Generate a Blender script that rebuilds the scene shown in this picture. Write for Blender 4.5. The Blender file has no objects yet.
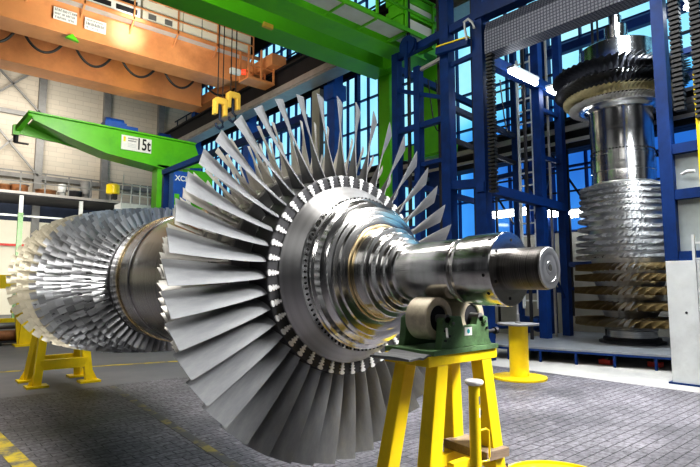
import bpy, bmesh, math, random
from mathutils import Vector, Matrix
random.seed(7)
C = bpy.context.scene.collection
PI = math.pi
def R(d): return math.radians(d)

# ------------------------------------------------------------------ camera model (hall axes: X to the window wall, Y along the rotor, Z up)
FPX, YAW, CH = 524.6, 0.7162, 1.61
PITCH = math.atan(53 / FPX)
def ray(x, y):
    r = (x - 350) / FPX; u = -(y - 233.5) / FPX
    d = math.cos(PITCH) - u * math.sin(PITCH); z = math.sin(PITCH) + u * math.cos(PITCH)
    return Vector((r * math.cos(YAW) + d * math.sin(YAW), -r * math.sin(YAW) + d * math.cos(YAW), z))
def on(axis, v, x, y):
    """point seen at pixel x, y on the wall, deck or floor plane axis = v (used to read real positions off the photo)"""
    d = ray(x, y)
    o = Vector((0, 0, CH)); k = 'xyz'.index(axis)
    return o + d * ((v - o[k]) / d[k])

# ------------------------------------------------------------------ materials
def nodes(name):
    m = bpy.data.materials.new(name); m.use_nodes = True
    nt = m.node_tree; b = nt.nodes['Principled BSDF']
    return m, nt, b
def mat(name, col, metal=0.0, rough=0.5, var=0.12, scale=6.0, bump=0.0, dirt=None, stretch=(1, 1, 1), coat=0.0, spec=None, rvar=0.1, dirt_at=(0.5, 0.7), island=0):
    m, nt, b = nodes(name)
    N = nt.nodes.new; L = nt.links.new
    tc = N('ShaderNodeTexCoord'); mp = N('ShaderNodeMapping'); mp.inputs['Scale'].default_value = stretch
    L(tc.outputs['Object'], mp.inputs[0])
    nz = N('ShaderNodeTexNoise'); nz.inputs['Scale'].default_value = scale; nz.inputs['Detail'].default_value = 6
    nz.inputs['Roughness'].default_value = 0.65
    L(mp.outputs[0], nz.inputs['Vector'])
    cr = N('ShaderNodeValToRGB')
    cr.color_ramp.elements[0].position = 0.3; cr.color_ramp.elements[1].position = 0.7
    cr.color_ramp.elements[0].color = tuple(c * (1 - var) for c in col) + (1,)
    cr.color_ramp.elements[1].color = tuple(min(1, c * (1 + var)) for c in col) + (1,)
    L(nz.outputs['Fac'], cr.inputs[0])
    out = cr.outputs[0]
    if dirt:
        n2 = N('ShaderNodeTexNoise'); n2.inputs['Scale'].default_value = scale * 0.37; n2.inputs['Detail'].default_value = 8
        n2.inputs['Roughness'].default_value = 0.7
        L(mp.outputs[0], n2.inputs['Vector'])
        r2 = N('ShaderNodeValToRGB'); r2.color_ramp.elements[0].position = dirt_at[0]; r2.color_ramp.elements[1].position = dirt_at[1]
        L(n2.outputs['Fac'], r2.inputs[0])
        mx = N('ShaderNodeMix'); mx.data_type = 'RGBA'
        L(r2.outputs[0], mx.inputs[0]); L(out, mx.inputs[6]); mx.inputs[7].default_value = tuple(dirt) + (1,)
        out = mx.outputs[2]
    if island:
        ge = N('ShaderNodeNewGeometry'); im = N('ShaderNodeMapRange'); im.inputs['To Min'].default_value = 1 - island; im.inputs['To Max'].default_value = 1.1
        L(ge.outputs['Random Per Island'], im.inputs['Value'])
        vm = N('ShaderNodeVectorMath'); vm.operation = 'SCALE'; L(out, vm.inputs[0]); L(im.outputs[0], vm.inputs['Scale']); out = vm.outputs[0]
    L(out, b.inputs['Base Color'])
    b.inputs['Metallic'].default_value = metal
    mr = N('ShaderNodeMapRange'); mr.inputs['To Min'].default_value = max(0.02, rough - rvar); mr.inputs['To Max'].default_value = min(1, rough + rvar)
    L(nz.outputs['Fac'], mr.inputs['Value']); L(mr.outputs[0], b.inputs['Roughness'])
    if coat: b.inputs['Coat Weight'].default_value = coat
    if spec is not None: b.inputs['Specular IOR Level'].default_value = spec
    if bump:
        bp = N('ShaderNodeBump'); bp.inputs['Strength'].default_value = bump; bp.inputs['Distance'].default_value = 0.02
        L(nz.outputs['Fac'], bp.inputs['Height']); L(bp.outputs[0], b.inputs['Normal'])
    return m
def turned(name, col, rough=0.22, rings=60.0, amp=0.25, aniso=0.1, bump=0.006):
    """lathe-turned steel: fine grooves along the local Z axis"""
    m, nt, b = nodes(name)
    N = nt.nodes.new; L = nt.links.new
    tc = N('ShaderNodeTexCoord'); sp = N('ShaderNodeSeparateXYZ'); L(tc.outputs['Object'], sp.inputs[0])
    rad = N('ShaderNodeVectorMath'); rad.operation = 'LENGTH'
    xy = N('ShaderNodeCombineXYZ'); L(sp.outputs[0], xy.inputs[0]); L(sp.outputs[1], xy.inputs[1]); L(xy.outputs[0], rad.inputs[0])
    cb = N('ShaderNodeCombineXYZ'); L(sp.outputs[2], cb.inputs[0]); L(rad.outputs['Value'], cb.inputs[1])
    nz = N('ShaderNodeTexNoise'); nz.inputs['Scale'].default_value = rings; nz.inputs['Detail'].default_value = 4; L(cb.outputs[0], nz.inputs['Vector'])
    n2 = N('ShaderNodeTexNoise'); n2.inputs['Scale'].default_value = 5; n2.inputs['Detail'].default_value = 8; L(tc.outputs['Object'], n2.inputs['Vector'])
    cr = N('ShaderNodeValToRGB'); cr.color_ramp.elements[0].position = 0.3; cr.color_ramp.elements[1].position = 0.7
    cr.color_ramp.elements[0].color = tuple(c * (1 - amp) for c in col) + (1,); cr.color_ramp.elements[1].color = tuple(min(1, c * (1 + amp)) for c in col) + (1,)
    L(nz.outputs['Fac'], cr.inputs[0]); L(cr.outputs[0], b.inputs['Base Color'])
    b.inputs['Metallic'].default_value = 1
    ad = N('ShaderNodeMath'); ad.operation = 'MULTIPLY'; L(nz.outputs['Fac'], ad.inputs[0]); ad.inputs[1].default_value = .5
    mr = N('ShaderNodeMapRange'); mr.inputs['From Min'].default_value = 0.1; mr.inputs['From Max'].default_value = 0.4
    mr.inputs['To Min'].default_value = rough * 0.8; mr.inputs['To Max'].default_value = rough * 1.25
    L(ad.outputs[0], mr.inputs['Value']); L(mr.outputs[0], b.inputs['Roughness'])
    b.inputs['Anisotropic'].default_value = aniso
    tg = N('ShaderNodeTangent'); tg.direction_type = 'RADIAL'; tg.axis = 'Z'; L(tg.outputs[0], b.inputs['Tangent'])
    bp = N('ShaderNodeBump'); bp.inputs['Strength'].default_value = bump; bp.inputs['Distance'].default_value = 0.004
    L(nz.outputs['Fac'], bp.inputs['Height']); L(bp.outputs[0], b.inputs['Normal'])
    return m
def emis(name, col, s):
    m, nt, b = nodes(name)
    b.inputs['Base Color'].default_value = tuple(col) + (1,); b.inputs['Emission Color'].default_value = tuple(col) + (1,)
    b.inputs['Emission Strength'].default_value = s
    return m
M = {}
M['steel'] = turned('steel_polished', (0.66, 0.655, 0.64), 0.17, 60, 0.12)
M['steel_matt'] = turned('steel_satin', (0.50, 0.50, 0.50), 0.38, 40, 0.12, 0.1)
M['steel_drum'] = turned('steel_drum', (0.55, 0.54, 0.53), 0.24, 30, 0.3)
M['disc_dark'] = mat('disc_face', (0.075, 0.075, 0.08), 0.6, 0.5, 0.25, 14)
M['root'] = mat('root_bright', (0.95, 0.95, 0.93), 0.4, 0.45, 0.1, 30)
M['stub'] = turned('stub_dark', (0.10, 0.095, 0.09), 0.4, 220, 0.5, 0.2, 0.3)
M['brass'] = turned('heat_tint', (0.75, 0.60, 0.36), 0.25)
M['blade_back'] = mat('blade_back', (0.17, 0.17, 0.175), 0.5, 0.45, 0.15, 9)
M['blade'] = mat('blade_grey', (0.36, 0.372, 0.385), 0.25, 0.55, 0.10, 9, 0.03, dirt=(0.20, 0.21, 0.23), stretch=(0.5, 2, 2), dirt_at=(0.48, 0.85))
M['blade_light'] = mat('blade_light', (0.60, 0.58, 0.54), 0.35, 0.5, 0.12, 12)
M['blade_comp'] = mat('blade_compressor', (0.60, 0.61, 0.63), 0.7, 0.30, 0.12, 4, island=0.55)
M['hub_dark'] = turned('compressor_hub', (0.16, 0.16, 0.16), 0.4, 30, 0.2, 0.2)
M['blade_tan'] = mat('blade_tan', (0.52, 0.47, 0.36), 0.45, 0.4, 0.15, 8, island=0.35)
M['blade_bronze'] = mat('blade_bronze', (0.30, 0.22, 0.10), 0.6, 0.36, 0.25, 8, island=0.5)
M['blade_black'] = mat('blade_black', (0.07, 0.07, 0.08), 0.7, 0.35, 0.5, 6)
M['blade_cream'] = mat('blade_cream', (0.62, 0.55, 0.33), 0.3, 0.5, 0.15, 9)
M['hole'] = mat('hole_black', (0.01, 0.01, 0.01), 0, 0.9)
M['yellow'] = mat('yellow_paint', (0.93, 0.68, 0.01), 0, 0.42, 0.08, 5, dirt=(0.42, 0.30, 0.04), coat=0.15, dirt_at=(0.58, 0.9))
M['green_dark'] = mat('green_machine', (0.12, 0.22, 0.10), 0.1, 0.5, 0.2, 16, dirt=(0.04, 0.06, 0.03), dirt_at=(0.5, 0.72))
M['green'] = mat('green_paint', (0.12, 0.50, 0.012), 0, 0.38, 0.12, 0.8, dirt=(0.03, 0.28, 0.03), dirt_at=(0.5, 0.8))
M['orange'] = mat('orange_paint', (0.74, 0.32, 0.13), 0, 0.36, 0.10, 0.7, dirt=(0.42, 0.15, 0.06), dirt_at=(0.5, 0.8))
M['blue'] = mat('blue_paint', (0.002, 0.026, 0.125), 0, 0.5, 0.3, 3, spec=.3)
M['blue_bright'] = mat('blue_bright', (0.015, 0.09, 0.38), 0, 0.45, 0.2, 3)
M['cream'] = mat('roller_cream', (0.62, 0.55, 0.42), 0.2, 0.45, 0.12, 20, dirt=(0.30, 0.24, 0.16), dirt_at=(0.5, 0.8))
M['rubber'] = mat('grey_sheet', (0.17, 0.175, 0.18), 0, 0.6, 0.15, 20)
M['wood'] = mat('wood_plank', (0.27, 0.20, 0.14), 0, 0.7, 0.3, 12, 0.2, stretch=(0.3, 3, 3))
M['white'] = mat('white_paint', (0.80, 0.79, 0.75), 0, 0.5, 0.06, 5)
M['panel'] = mat('panel_white', (0.56, 0.58, 0.58), 0, 0.5, 0.08, 3, dirt=(0.36, 0.36, 0.36), dirt_at=(0.5, 0.9))
M['cream_wall'] = mat('cream_panel', (0.78, 0.74, 0.62), 0, 0.6, 0.05, 1)
M['dark'] = mat('dark_steel', (0.025, 0.025, 0.03), 0.3, 0.6, 0.3, 3)
M['darkb'] = mat('dark_blue_steel', (0.02, 0.03, 0.06), 0.3, 0.6, 0.3, 3)
M['grey'] = mat('grey_steel', (0.20, 0.20, 0.20), 0.3, 0.5, 0.15, 3)
M['rail'] = mat('rail_grey', (0.36, 0.34, 0.33), 0.3, 0.45, 0.15, 2)
M['black'] = mat('black_rubber', (0.012, 0.012, 0.012), 0, 0.5, 0.2, 3)
M['red'] = mat('red_paint', (0.55, 0.03, 0.02), 0, 0.5)
M['brown'] = mat('rust_brown', (0.35, 0.15, 0.06), 0.1, 0.6, 0.3, 5)
M['plate'] = mat('platform_plate', (0.30, 0.32, 0.34), 0.35, 0.38, 0.18, 2.5, dirt=(0.18, 0.19, 0.20), dirt_at=(0.45, 0.8))
M['lamp'] = emis('lamp_glow', (0.95, 0.98, 1.0), 14)
M['gold'] = mat('hook_yellow', (0.75, 0.48, 0.08), 0.1, 0.4)

def mat_perf(name):
    m, nt, b = nodes(name); N = nt.nodes.new; L = nt.links.new
    tc = N('ShaderNodeTexCoord'); br = N('ShaderNodeTexBrick'); br.offset = 0
    mp = N('ShaderNodeMapping'); mp.inputs['Rotation'].default_value = (0, R(90), 0)
    L(tc.outputs['Object'], mp.inputs[0]); 
    sp = N('ShaderNodeSeparateXYZ'); L(tc.outputs['Object'], sp.inputs[0]); cb = N('ShaderNodeCombineXYZ')
    ad = N('ShaderNodeMath'); L(sp.outputs[0], ad.inputs[0]); L(sp.outputs[2], ad.inputs[1])
    L(sp.outputs[1], cb.inputs[0]); L(ad.outputs[0], cb.inputs[1]); L(cb.outputs[0], br.inputs['Vector'])
    br.inputs['Scale'].default_value = 1; br.inputs['Brick Width'].default_value = 0.07; br.inputs['Row Height'].default_value = 0.07
    br.inputs['Mortar Size'].default_value = 0.012
    br.inputs['Color1'].default_value = (0.16, 0.17, 0.21, 1); br.inputs['Color2'].default_value = (0.19, 0.20, 0.24, 1); br.inputs['Mortar'].default_value = (0.05, 0.055, 0.08, 1)
    L(br.outputs['Color'], b.inputs['Base Color']); b.inputs['Roughness'].default_value = 0.5; b.inputs['Metallic'].default_value = 0.3
    return m
M['perf'] = mat_perf('perforated_sheet')

def mat_floor():
    m, nt, b = nodes('brick_floor'); N = nt.nodes.new; L = nt.links.new
    tc = N('ShaderNodeTexCoord'); br = N('ShaderNodeTexBrick')
    L(tc.outputs['Object'], br.inputs['Vector'])
    br.inputs['Scale'].default_value = 1; br.inputs['Brick Width'].default_value = 0.23; br.inputs['Row Height'].default_value = 0.115
    br.inputs['Mortar Size'].default_value = 0.006; br.inputs['Mortar Smooth'].default_value = 0.3; br.inputs['Bias'].default_value = -0.2
    br.inputs['Color1'].default_value = (0.175, 0.17, 0.185, 1); br.inputs['Color2'].default_value = (0.115, 0.11, 0.125, 1); br.inputs['Mortar'].default_value = (0.03, 0.03, 0.033, 1)
    n1 = N('ShaderNodeTexNoise'); n1.inputs['Scale'].default_value = 0.7; n1.inputs['Detail'].default_value = 8; n1.inputs['Roughness'].default_value = 0.6
    L(tc.outputs['Object'], n1.inputs['Vector'])
    n3 = N('ShaderNodeTexNoise'); n3.inputs['Scale'].default_value = 22; n3.inputs['Detail'].default_value = 4
    L(tc.outputs['Object'], n3.inputs['Vector'])
    cr = N('ShaderNodeValToRGB'); cr.color_ramp.elements[0].position = 0.3; cr.color_ramp.elements[1].position = 0.72
    cr.color_ramp.elements[0].color = (0.5, 0.5, 0.5, 1); cr.color_ramp.elements[1].color = (1.8, 1.75, 1.75, 1)
    L(n1.outputs['Fac'], cr.inputs[0])
    c3 = N('ShaderNodeValToRGB'); c3.color_ramp.elements[0].position = 0.33; c3.color_ramp.elements[1].position = 0.62
    c3.color_ramp.elements[0].color = (0.45, 0.45, 0.45, 1); c3.color_ramp.elements[1].color = (1.15, 1.15, 1.15, 1)
    L(n3.outputs['Fac'], c3.inputs[0])
    mx = N('ShaderNodeMix'); mx.data_type = 'RGBA'; mx.blend_type = 'MULTIPLY'; mx.inputs[0].default_value = 1
    L(br.outputs['Color'], mx.inputs[6]); L(cr.outputs[0], mx.inputs[7])
    m2 = N('ShaderNodeMix'); m2.data_type = 'RGBA'; m2.blend_type = 'MULTIPLY'; m2.inputs[0].default_value = 1
    L(mx.outputs[2], m2.inputs[6]); L(c3.outputs[0], m2.inputs[7])
    L(m2.outputs[2], b.inputs['Base Color'])
    mr = N('ShaderNodeMapRange'); mr.inputs['To Min'].default_value = 0.35; mr.inputs['To Max'].default_value = 0.75
    L(n1.outputs['Fac'], mr.inputs['Value']); L(mr.outputs[0], b.inputs['Roughness'])
    bp = N('ShaderNodeBump'); bp.inputs['Strength'].default_value = 0.7; bp.inputs['Distance'].default_value = 0.01
    inv = N('ShaderNodeMath'); inv.operation = 'SUBTRACT'; inv.inputs[0].default_value = 1; L(br.outputs['Fac'], inv.inputs[1])
    a2 = N('ShaderNodeMath'); a2.operation = 'MULTIPLY_ADD'; L(n3.outputs['Fac'], a2.inputs[0]); a2.inputs[1].default_value = 0.5; L(inv.outputs[0], a2.inputs[2])
    L(a2.outputs[0], bp.inputs['Height']); L(bp.outputs[0], b.inputs['Normal'])
    return m
M['floor'] = mat_floor()
M['asphalt'] = mat('smooth_floor', (0.15, 0.15, 0.165), 0, 0.55, 0.12, 1.2, 0.1, dirt=(0.23, 0.22, 0.22), dirt_at=(0.45, 0.75))
M['concrete'] = mat('concrete_strip', (0.43, 0.42, 0.39), 0, 0.6, 0.12, 1.5, 0.1, dirt=(0.25, 0.25, 0.25), dirt_at=(0.5, 0.75))
M['line'] = mat('floor_line', (0.62, 0.47, 0.04), 0, 0.6, 0.15, 9, dirt=(0.15, 0.14, 0.12), dirt_at=(0.46, 0.60))
M['line_faint'] = mat('floor_line_faint', (0.40, 0.32, 0.08), 0, 0.6, 0.15, 9, dirt=(0.12, 0.115, 0.115), dirt_at=(0.32, 0.50))  # duller yellow, broken up by grey patches

def mat_bwall():
    m, nt, b = nodes('masonry_wall'); N = nt.nodes.new; L = nt.links.new
    tc = N('ShaderNodeTexCoord'); sp = N('ShaderNodeSeparateXYZ'); L(tc.outputs['Object'], sp.inputs[0]); cb = N('ShaderNodeCombineXYZ')
    L(sp.outputs[0], cb.inputs[0]); L(sp.outputs[2], cb.inputs[1])
    br = N('ShaderNodeTexBrick'); L(cb.outputs[0], br.inputs['Vector']); br.inputs['Scale'].default_value = 1
    br.inputs['Brick Width'].default_value = 0.9; br.inputs['Row Height'].default_value = 0.3; br.inputs['Mortar Size'].default_value = 0.012
    br.inputs['Color1'].default_value = (0.50, 0.45, 0.38, 1); br.inputs['Color2'].default_value = (0.45, 0.41, 0.35, 1); br.inputs['Mortar'].default_value = (0.36, 0.33, 0.29, 1)
    n1 = N('ShaderNodeTexNoise'); n1.inputs['Scale'].default_value = 0.25; n1.inputs['Detail'].default_value = 5; L(tc.outputs['Object'], n1.inputs['Vector'])
    cr = N('ShaderNodeValToRGB'); cr.color_ramp.elements[0].color = (0.75, 0.75, 0.75, 1); cr.color_ramp.elements[1].color = (1.2, 1.2, 1.2, 1)
    L(n1.outputs['Fac'], cr.inputs[0])
    mx = N('ShaderNodeMix'); mx.data_type = 'RGBA'; mx.blend_type = 'MULTIPLY'; mx.inputs[0].default_value = 1
    L(br.outputs['Color'], mx.inputs[6]); L(cr.outputs[0], mx.inputs[7]); L(mx.outputs[2], b.inputs['Base Color'])
    b.inputs['Roughness'].default_value = 0.8
    return m
M['bwall'] = mat_bwall()
M['lower_wall'] = mat('lower_wall', (0.30, 0.29, 0.25), 0, 0.7, 0.12, 1.0, dirt=(0.3, 0.3, 0.28), dirt_at=(0.5, 0.8))
M['roof'] = mat('roof_deck', (0.085, 0.07, 0.055), 0, 0.8, 0.2, 1)
def mat_pane():
    """daylight and sky seen through the hall glazing: cyan white high up and far off, deep blue low by the rotor pit"""
    m, nt, b = nodes('window_sky'); N = nt.nodes.new; L = nt.links.new
    tc = N('ShaderNodeTexCoord'); sp = N('ShaderNodeSeparateXYZ'); L(tc.outputs['Object'], sp.inputs[0])
    nz = N('ShaderNodeTexNoise'); nz.inputs['Scale'].default_value = 0.45; nz.inputs['Detail'].default_value = 3; L(tc.outputs['Object'], nz.inputs['Vector'])
    y = N('ShaderNodeMapRange'); y.inputs['From Min'].default_value = 9.5; y.inputs['From Max'].default_value = 15; L(sp.outputs[1], y.inputs['Value'])
    z = N('ShaderNodeMapRange'); z.inputs['From Min'].default_value = 6.2; z.inputs['From Max'].default_value = 8.2; L(sp.outputs[2], z.inputs['Value'])
    mxx = N('ShaderNodeMath'); mxx.operation = 'MAXIMUM'; L(y.outputs[0], mxx.inputs[0]); L(z.outputs[0], mxx.inputs[1])
    a = N('ShaderNodeMath'); a.operation = 'MULTIPLY_ADD'; L(nz.outputs['Fac'], a.inputs[0]); a.inputs[1].default_value = 0.45; 
    s = N('ShaderNodeMath'); s.operation = 'MULTIPLY_ADD'; L(mxx.outputs[0], s.inputs[0]); s.inputs[1].default_value = 0.7; s.inputs[2].default_value = -0.05
    L(s.outputs[0], a.inputs[2])
    cr = N('ShaderNodeValToRGB'); e = cr.color_ramp.elements
    e[0].position = 0.05; e[0].color = (0.015, 0.09, 0.42, 1); e[1].position = 0.97; e[1].color = (0.42, 0.82, 0.98, 1)
    k = e.new(0.45); k.color = (0.05, 0.28, 0.75, 1); k = e.new(0.72); k.color = (0.16, 0.60, 0.95, 1)
    L(a.outputs[0], cr.inputs[0])
    L(cr.outputs[0], b.inputs['Emission Color']); b.inputs['Emission Strength'].default_value = 1.0
    b.inputs['Base Color'].default_value = (0.02, 0.05, 0.08, 1); b.inputs['Roughness'].default_value = 0.08
    return m
M['pane'] = mat_pane()

# ------------------------------------------------------------------ mesh helpers
class MB:
    def __init__(s): s.bm = bmesh.new()
    def box(s, c, size, rot=None):
        mt = Matrix.Translation(Vector(c))
        if rot is not None: mt = mt @ rot
        mt = mt @ Matrix.Diagonal((size[0], size[1], size[2], 1))
        bmesh.ops.create_cube(s.bm, size=1, matrix=mt); return s
    def b2(s, a, b):
        a = Vector(a); b = Vector(b); return s.box((a + b) / 2, [abs(v) for v in (b - a)])
    def bar(s, p0, p1, w, h=None, up=(0, 0, 1)):
        p0 = Vector(p0); p1 = Vector(p1); d = p1 - p0; l = d.length; d.normalize()
        u = Vector(up)
        if abs(d.dot(u)) > 0.98: u = Vector((1, 0, 0))
        x = d.cross(u).normalized(); z = x.cross(d).normalized()
        rot = Matrix((x, d, z)).transposed().to_4x4()
        return s.box((p0 + p1) / 2, (w, l, h or w), rot)
    def cyl(s, p0, p1, r, n=20, r2=None):
        p0 = Vector(p0); p1 = Vector(p1); d = p1 - p0
        q = d.to_track_quat('Z', 'Y').to_matrix().to_4x4()
        bmesh.ops.create_cone(s.bm, cap_ends=True, segments=n, radius1=r, radius2=r if r2 is None else r2, depth=d.length,
                              matrix=Matrix.Translation((p0 + p1) / 2) @ q)
        return s
    def tube(s, pts, r, n=8):
        pts = [Vector(p) for p in pts]; rings = []
        for i, p in enumerate(pts):
            t = (pts[min(i + 1, len(pts) - 1)] - pts[max(i - 1, 0)]).normalized()
            u = Vector((0, 0, 1)) if abs(t.z) < 0.95 else Vector((1, 0, 0))
            x = t.cross(u).normalized(); y = t.cross(x).normalized()
            rings.append([s.bm.verts.new(p + r * (math.cos(a) * x + math.sin(a) * y)) for a in [2 * PI * k / n for k in range(n)]])
        for a, b in zip(rings, rings[1:]):
            for k in range(n): s.bm.faces.new((a[k], a[(k + 1) % n], b[(k + 1) % n], b[k]))
        s.bm.faces.new(rings[0]); s.bm.faces.new(rings[-1]); return s
    def lathe(s, prof, n=96, c=(0, 0, 0), axis='Z', closed=False):
        """prof: (along, radius)"""
        rings = []
        for z, r in prof:
            ring = []
            for k in range(n):
                a = 2 * PI * k / n
                p = {'Z': (r * math.cos(a), r * math.sin(a), z), 'Y': (r * math.cos(a), z, r * math.sin(a)), 'X': (z, r * math.cos(a), r * math.sin(a))}[axis]
                ring.append(s.bm.verts.new(Vector(c) + Vector(p)))
            rings.append(ring)
        for a, b in zip(rings, rings[1:]):
            for k in range(n): s.bm.faces.new((a[k], a[(k + 1) % n], b[(k + 1) % n], b[k]))
        if closed:
            a, b = rings[-1], rings[0]
            for k in range(n): s.bm.faces.new((a[k], a[(k + 1) % n], b[(k + 1) % n], b[k]))
        else:
            if prof[0][1] > 1e-4: s.bm.faces.new(rings[0][::-1])
            if prof[-1][1] > 1e-4: s.bm.faces.new(rings[-1])
        return s
    def prism(s, poly, d0, d1, plane='XZ'):
        def P(a, b, d): return {'XZ': (a, d, b), 'XY': (a, b, d), 'YZ': (d, a, b)}[plane]
        A = [s.bm.verts.new(P(a, b, d0)) for a, b in poly]; B = [s.bm.verts.new(P(a, b, d1)) for a, b in poly]
        n = len(poly)
        s.bm.faces.new(A); s.bm.faces.new(B[::-1])
        for k in range(n): s.bm.faces.new((A[k], A[(k + 1) % n], B[(k + 1) % n], B[k]))
        return s
    def finish(s, name, m, smooth=None, bevel=0.0):
        bmesh.ops.recalc_face_normals(s.bm, faces=s.bm.faces)
        me = bpy.data.meshes.new(name)
        if bevel:
            es = [e for e in s.bm.edges if len(e.link_faces) == 2 and e.calc_face_angle(0) > R(50)]
            bmesh.ops.bevel(s.bm, geom=es, offset=bevel, segments=2, profile=0.6, affect='EDGES', clamp_overlap=True)
        s.bm.to_mesh(me); s.bm.free(); me.materials.append(m)
        if smooth is not None:
            me.polygons.foreach_set('use_smooth', [True] * len(me.polygons))
            me.set_sharp_from_angle(angle=R(smooth))
        return me
    def build(s, name, m, parent=None, smooth=None, bevel=0.0):
        if parent is not None:
            off = parent.get('_o')
            if off is None: off = (0, 0, 0)
            bmesh.ops.translate(s.bm, verts=s.bm.verts, vec=-Vector(off))
        o = bpy.data.objects.new(name, s.finish(name, m, smooth, bevel)); C.objects.link(o)
        if parent is not None:
            o.parent = parent; o['_o'] = off
        return o
def tag(o, label=None, cat=None, group=None, kind=None):
    if label: o['label'] = label
    if cat: o['category'] = cat
    if group: o['group'] = group
    if kind: o['kind'] = kind
    return o
def thing(name, loc, label, cat, group=None):
    o = bpy.data.objects.new(name, None); C.objects.link(o); o.location = loc; o.empty_display_size = 0.2
    o['_o'] = tuple(loc); return tag(o, label, cat, group)
def struct(o): return tag(o, kind='structure')
def inst(name, me, parent, rotz=0.0, loc=(0, 0, 0)):
    o = bpy.data.objects.new(name, me); C.objects.link(o); o.parent = parent
    o.rotation_euler = (0, 0, rotz); o.location = loc; return o
def text(body, name, m, parent, loc, size, rot, extrude=0.004, sx=1.0, bold=0.0):
    cu = bpy.data.curves.new(name, 'FONT'); cu.body = body; cu.size = size; cu.extrude = extrude; cu.offset = bold
    cu.align_x = 'CENTER'; cu.align_y = 'CENTER'
    tmp = bpy.data.objects.new(name, cu); C.objects.link(tmp)
    dg = bpy.context.evaluated_depsgraph_get(); dg.update()
    me = bpy.data.meshes.new_from_object(tmp.evaluated_get(dg)); bpy.data.objects.remove(tmp); bpy.data.curves.remove(cu)
    me.materials.clear(); me.materials.append(m); me.name = name
    me_o = bpy.data.objects.new(name, me); C.objects.link(me_o)
    me_o.parent = parent; me_o.location = Vector(loc) - Vector(parent['_o']); me_o.rotation_euler = rot; me_o.scale = (sx, 1, 1)
    me_o['_o'] = tuple(loc); return me_o

# ------------------------------------------------------------------ blades
def blade_mesh(name, m, r0, r1, c0, c1, b0, b1, t0, t1, camber=0.18, ns=7, platform=0.0, hand=1, sweep=0.0, npts=6, back=None):
    """one blade standing on +X, rotor axis on Z; chord runs from +Z (toward the exhaust) back to -Z"""
    bm = bmesh.new(); rings = []
    for i in range(ns):
        f = i / (ns - 1); r = r0 + (r1 - r0) * f
        c = c0 + (c1 - c0) * f; be = R(b0 + (b1 - b0) * f ** 0.8); t = t0 + (t1 - t0) * f ** 0.7; cam = camber * (1 - 0.75 * f)
        cd = Vector((0, -math.sin(be) * hand, -math.cos(be))); nd = Vector((0, -math.cos(be) * hand, math.sin(be)))
        ring = []
        for k in range(npts):
            u = k / (npts - 1); th = t * 2.0 * math.sqrt(max(u, 0.0)) * (1 - u) + t * 0.10
            mm = cam * c * 4 * u * (1 - u)
            ring.append(Vector((r, 0, 0)) + cd * ((u - 0.5) * c) + nd * (mm + th / 2))
        for k in range(npts - 1, -1, -1):
            u = k / (npts - 1); th = t * 2.0 * math.sqrt(max(u, 0.0)) * (1 - u) + t * 0.10
            mm = cam * c * 4 * u * (1 - u)
            ring.append(Vector((r, 0, 0)) + cd * ((u - 0.5) * c) + nd * (mm - th / 2))
        rings.append([bm.verts.new(p + Vector((0, 0, sweep * f))) for p in ring])
    n = len(rings[0])
    for a, b in zip(rings, rings[1:]):
        for k in range(n):
            f_ = bm.faces.new((a[k], a[(k + 1) % n], b[(k + 1) % n], b[k]))
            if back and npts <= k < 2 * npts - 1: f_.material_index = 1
    bm.faces.new(rings[0]); bm.faces.new(rings[-1])
    if platform:
        bmesh.ops.create_cube(bm, size=1, matrix=Matrix.Translation((r0 + 0.005, 0, 0)) @ Matrix.Diagonal((0.016, platform, c0 * 1.02, 1)))
    bmesh.ops.recalc_face_normals(bm, faces=bm.faces)
    me = bpy.data.meshes.new(name); bm.to_mesh(me); bm.free(); me.materials.append(m)
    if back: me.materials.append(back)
    me.polygons.foreach_set('use_smooth', [True] * len(me.polygons)); me.set_sharp_from_angle(angle=R(35))
    return me
def merge_blades(name, lst, parent, mats):
    """lst: (mesh, angle, z, material index) joined into one object"""
    vs, fs, mi = [], [], []
    for me, a, z, k in lst:
        b = len(vs); ca, sa = math.cos(a), math.sin(a)
        for v in me.vertices: vs.append((v.co.x * ca - v.co.y * sa, v.co.x * sa + v.co.y * ca, v.co.z + z))
        for p in me.polygons: fs.append(tuple(b + i for i in p.vertices)); mi.append(k)
    me = bpy.data.meshes.new(name); me.from_pydata(vs, [], fs); me.update()
    for m in mats: me.materials.append(m)
    me.polygons.foreach_set('material_index', mi)
    me.polygons.foreach_set('use_smooth', [True] * len(mi)); me.set_sharp_from_angle(angle=R(35))
    o = bpy.data.objects.new(name, me); C.objects.link(o); o.parent = parent
    return tag(o, kind='stuff')

# ================================================================== HORIZONTAL ROTOR
AX, AZ = 2.141, 1.69        # rotor axis
Y0 = 10.45                  # far journal end; local z = Y0 - Y
rotor = thing('turbine_rotor', (AX, Y0, AZ), 'huge bladed steel turbine rotor lying on its side across two yellow trestles', 'turbine rotor')
rotor.rotation_euler = (R(90), 0, 0)
rotor['_o'] = (0, 0, 0)
def zl(Y): return Y0 - Y
def lathe_part(name, prof, m, parent=rotor, n=160, smooth=11):
    return MB().lathe([(zl(y), r) for y, r in prof], n).build(name, m, parent, smooth)
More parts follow.
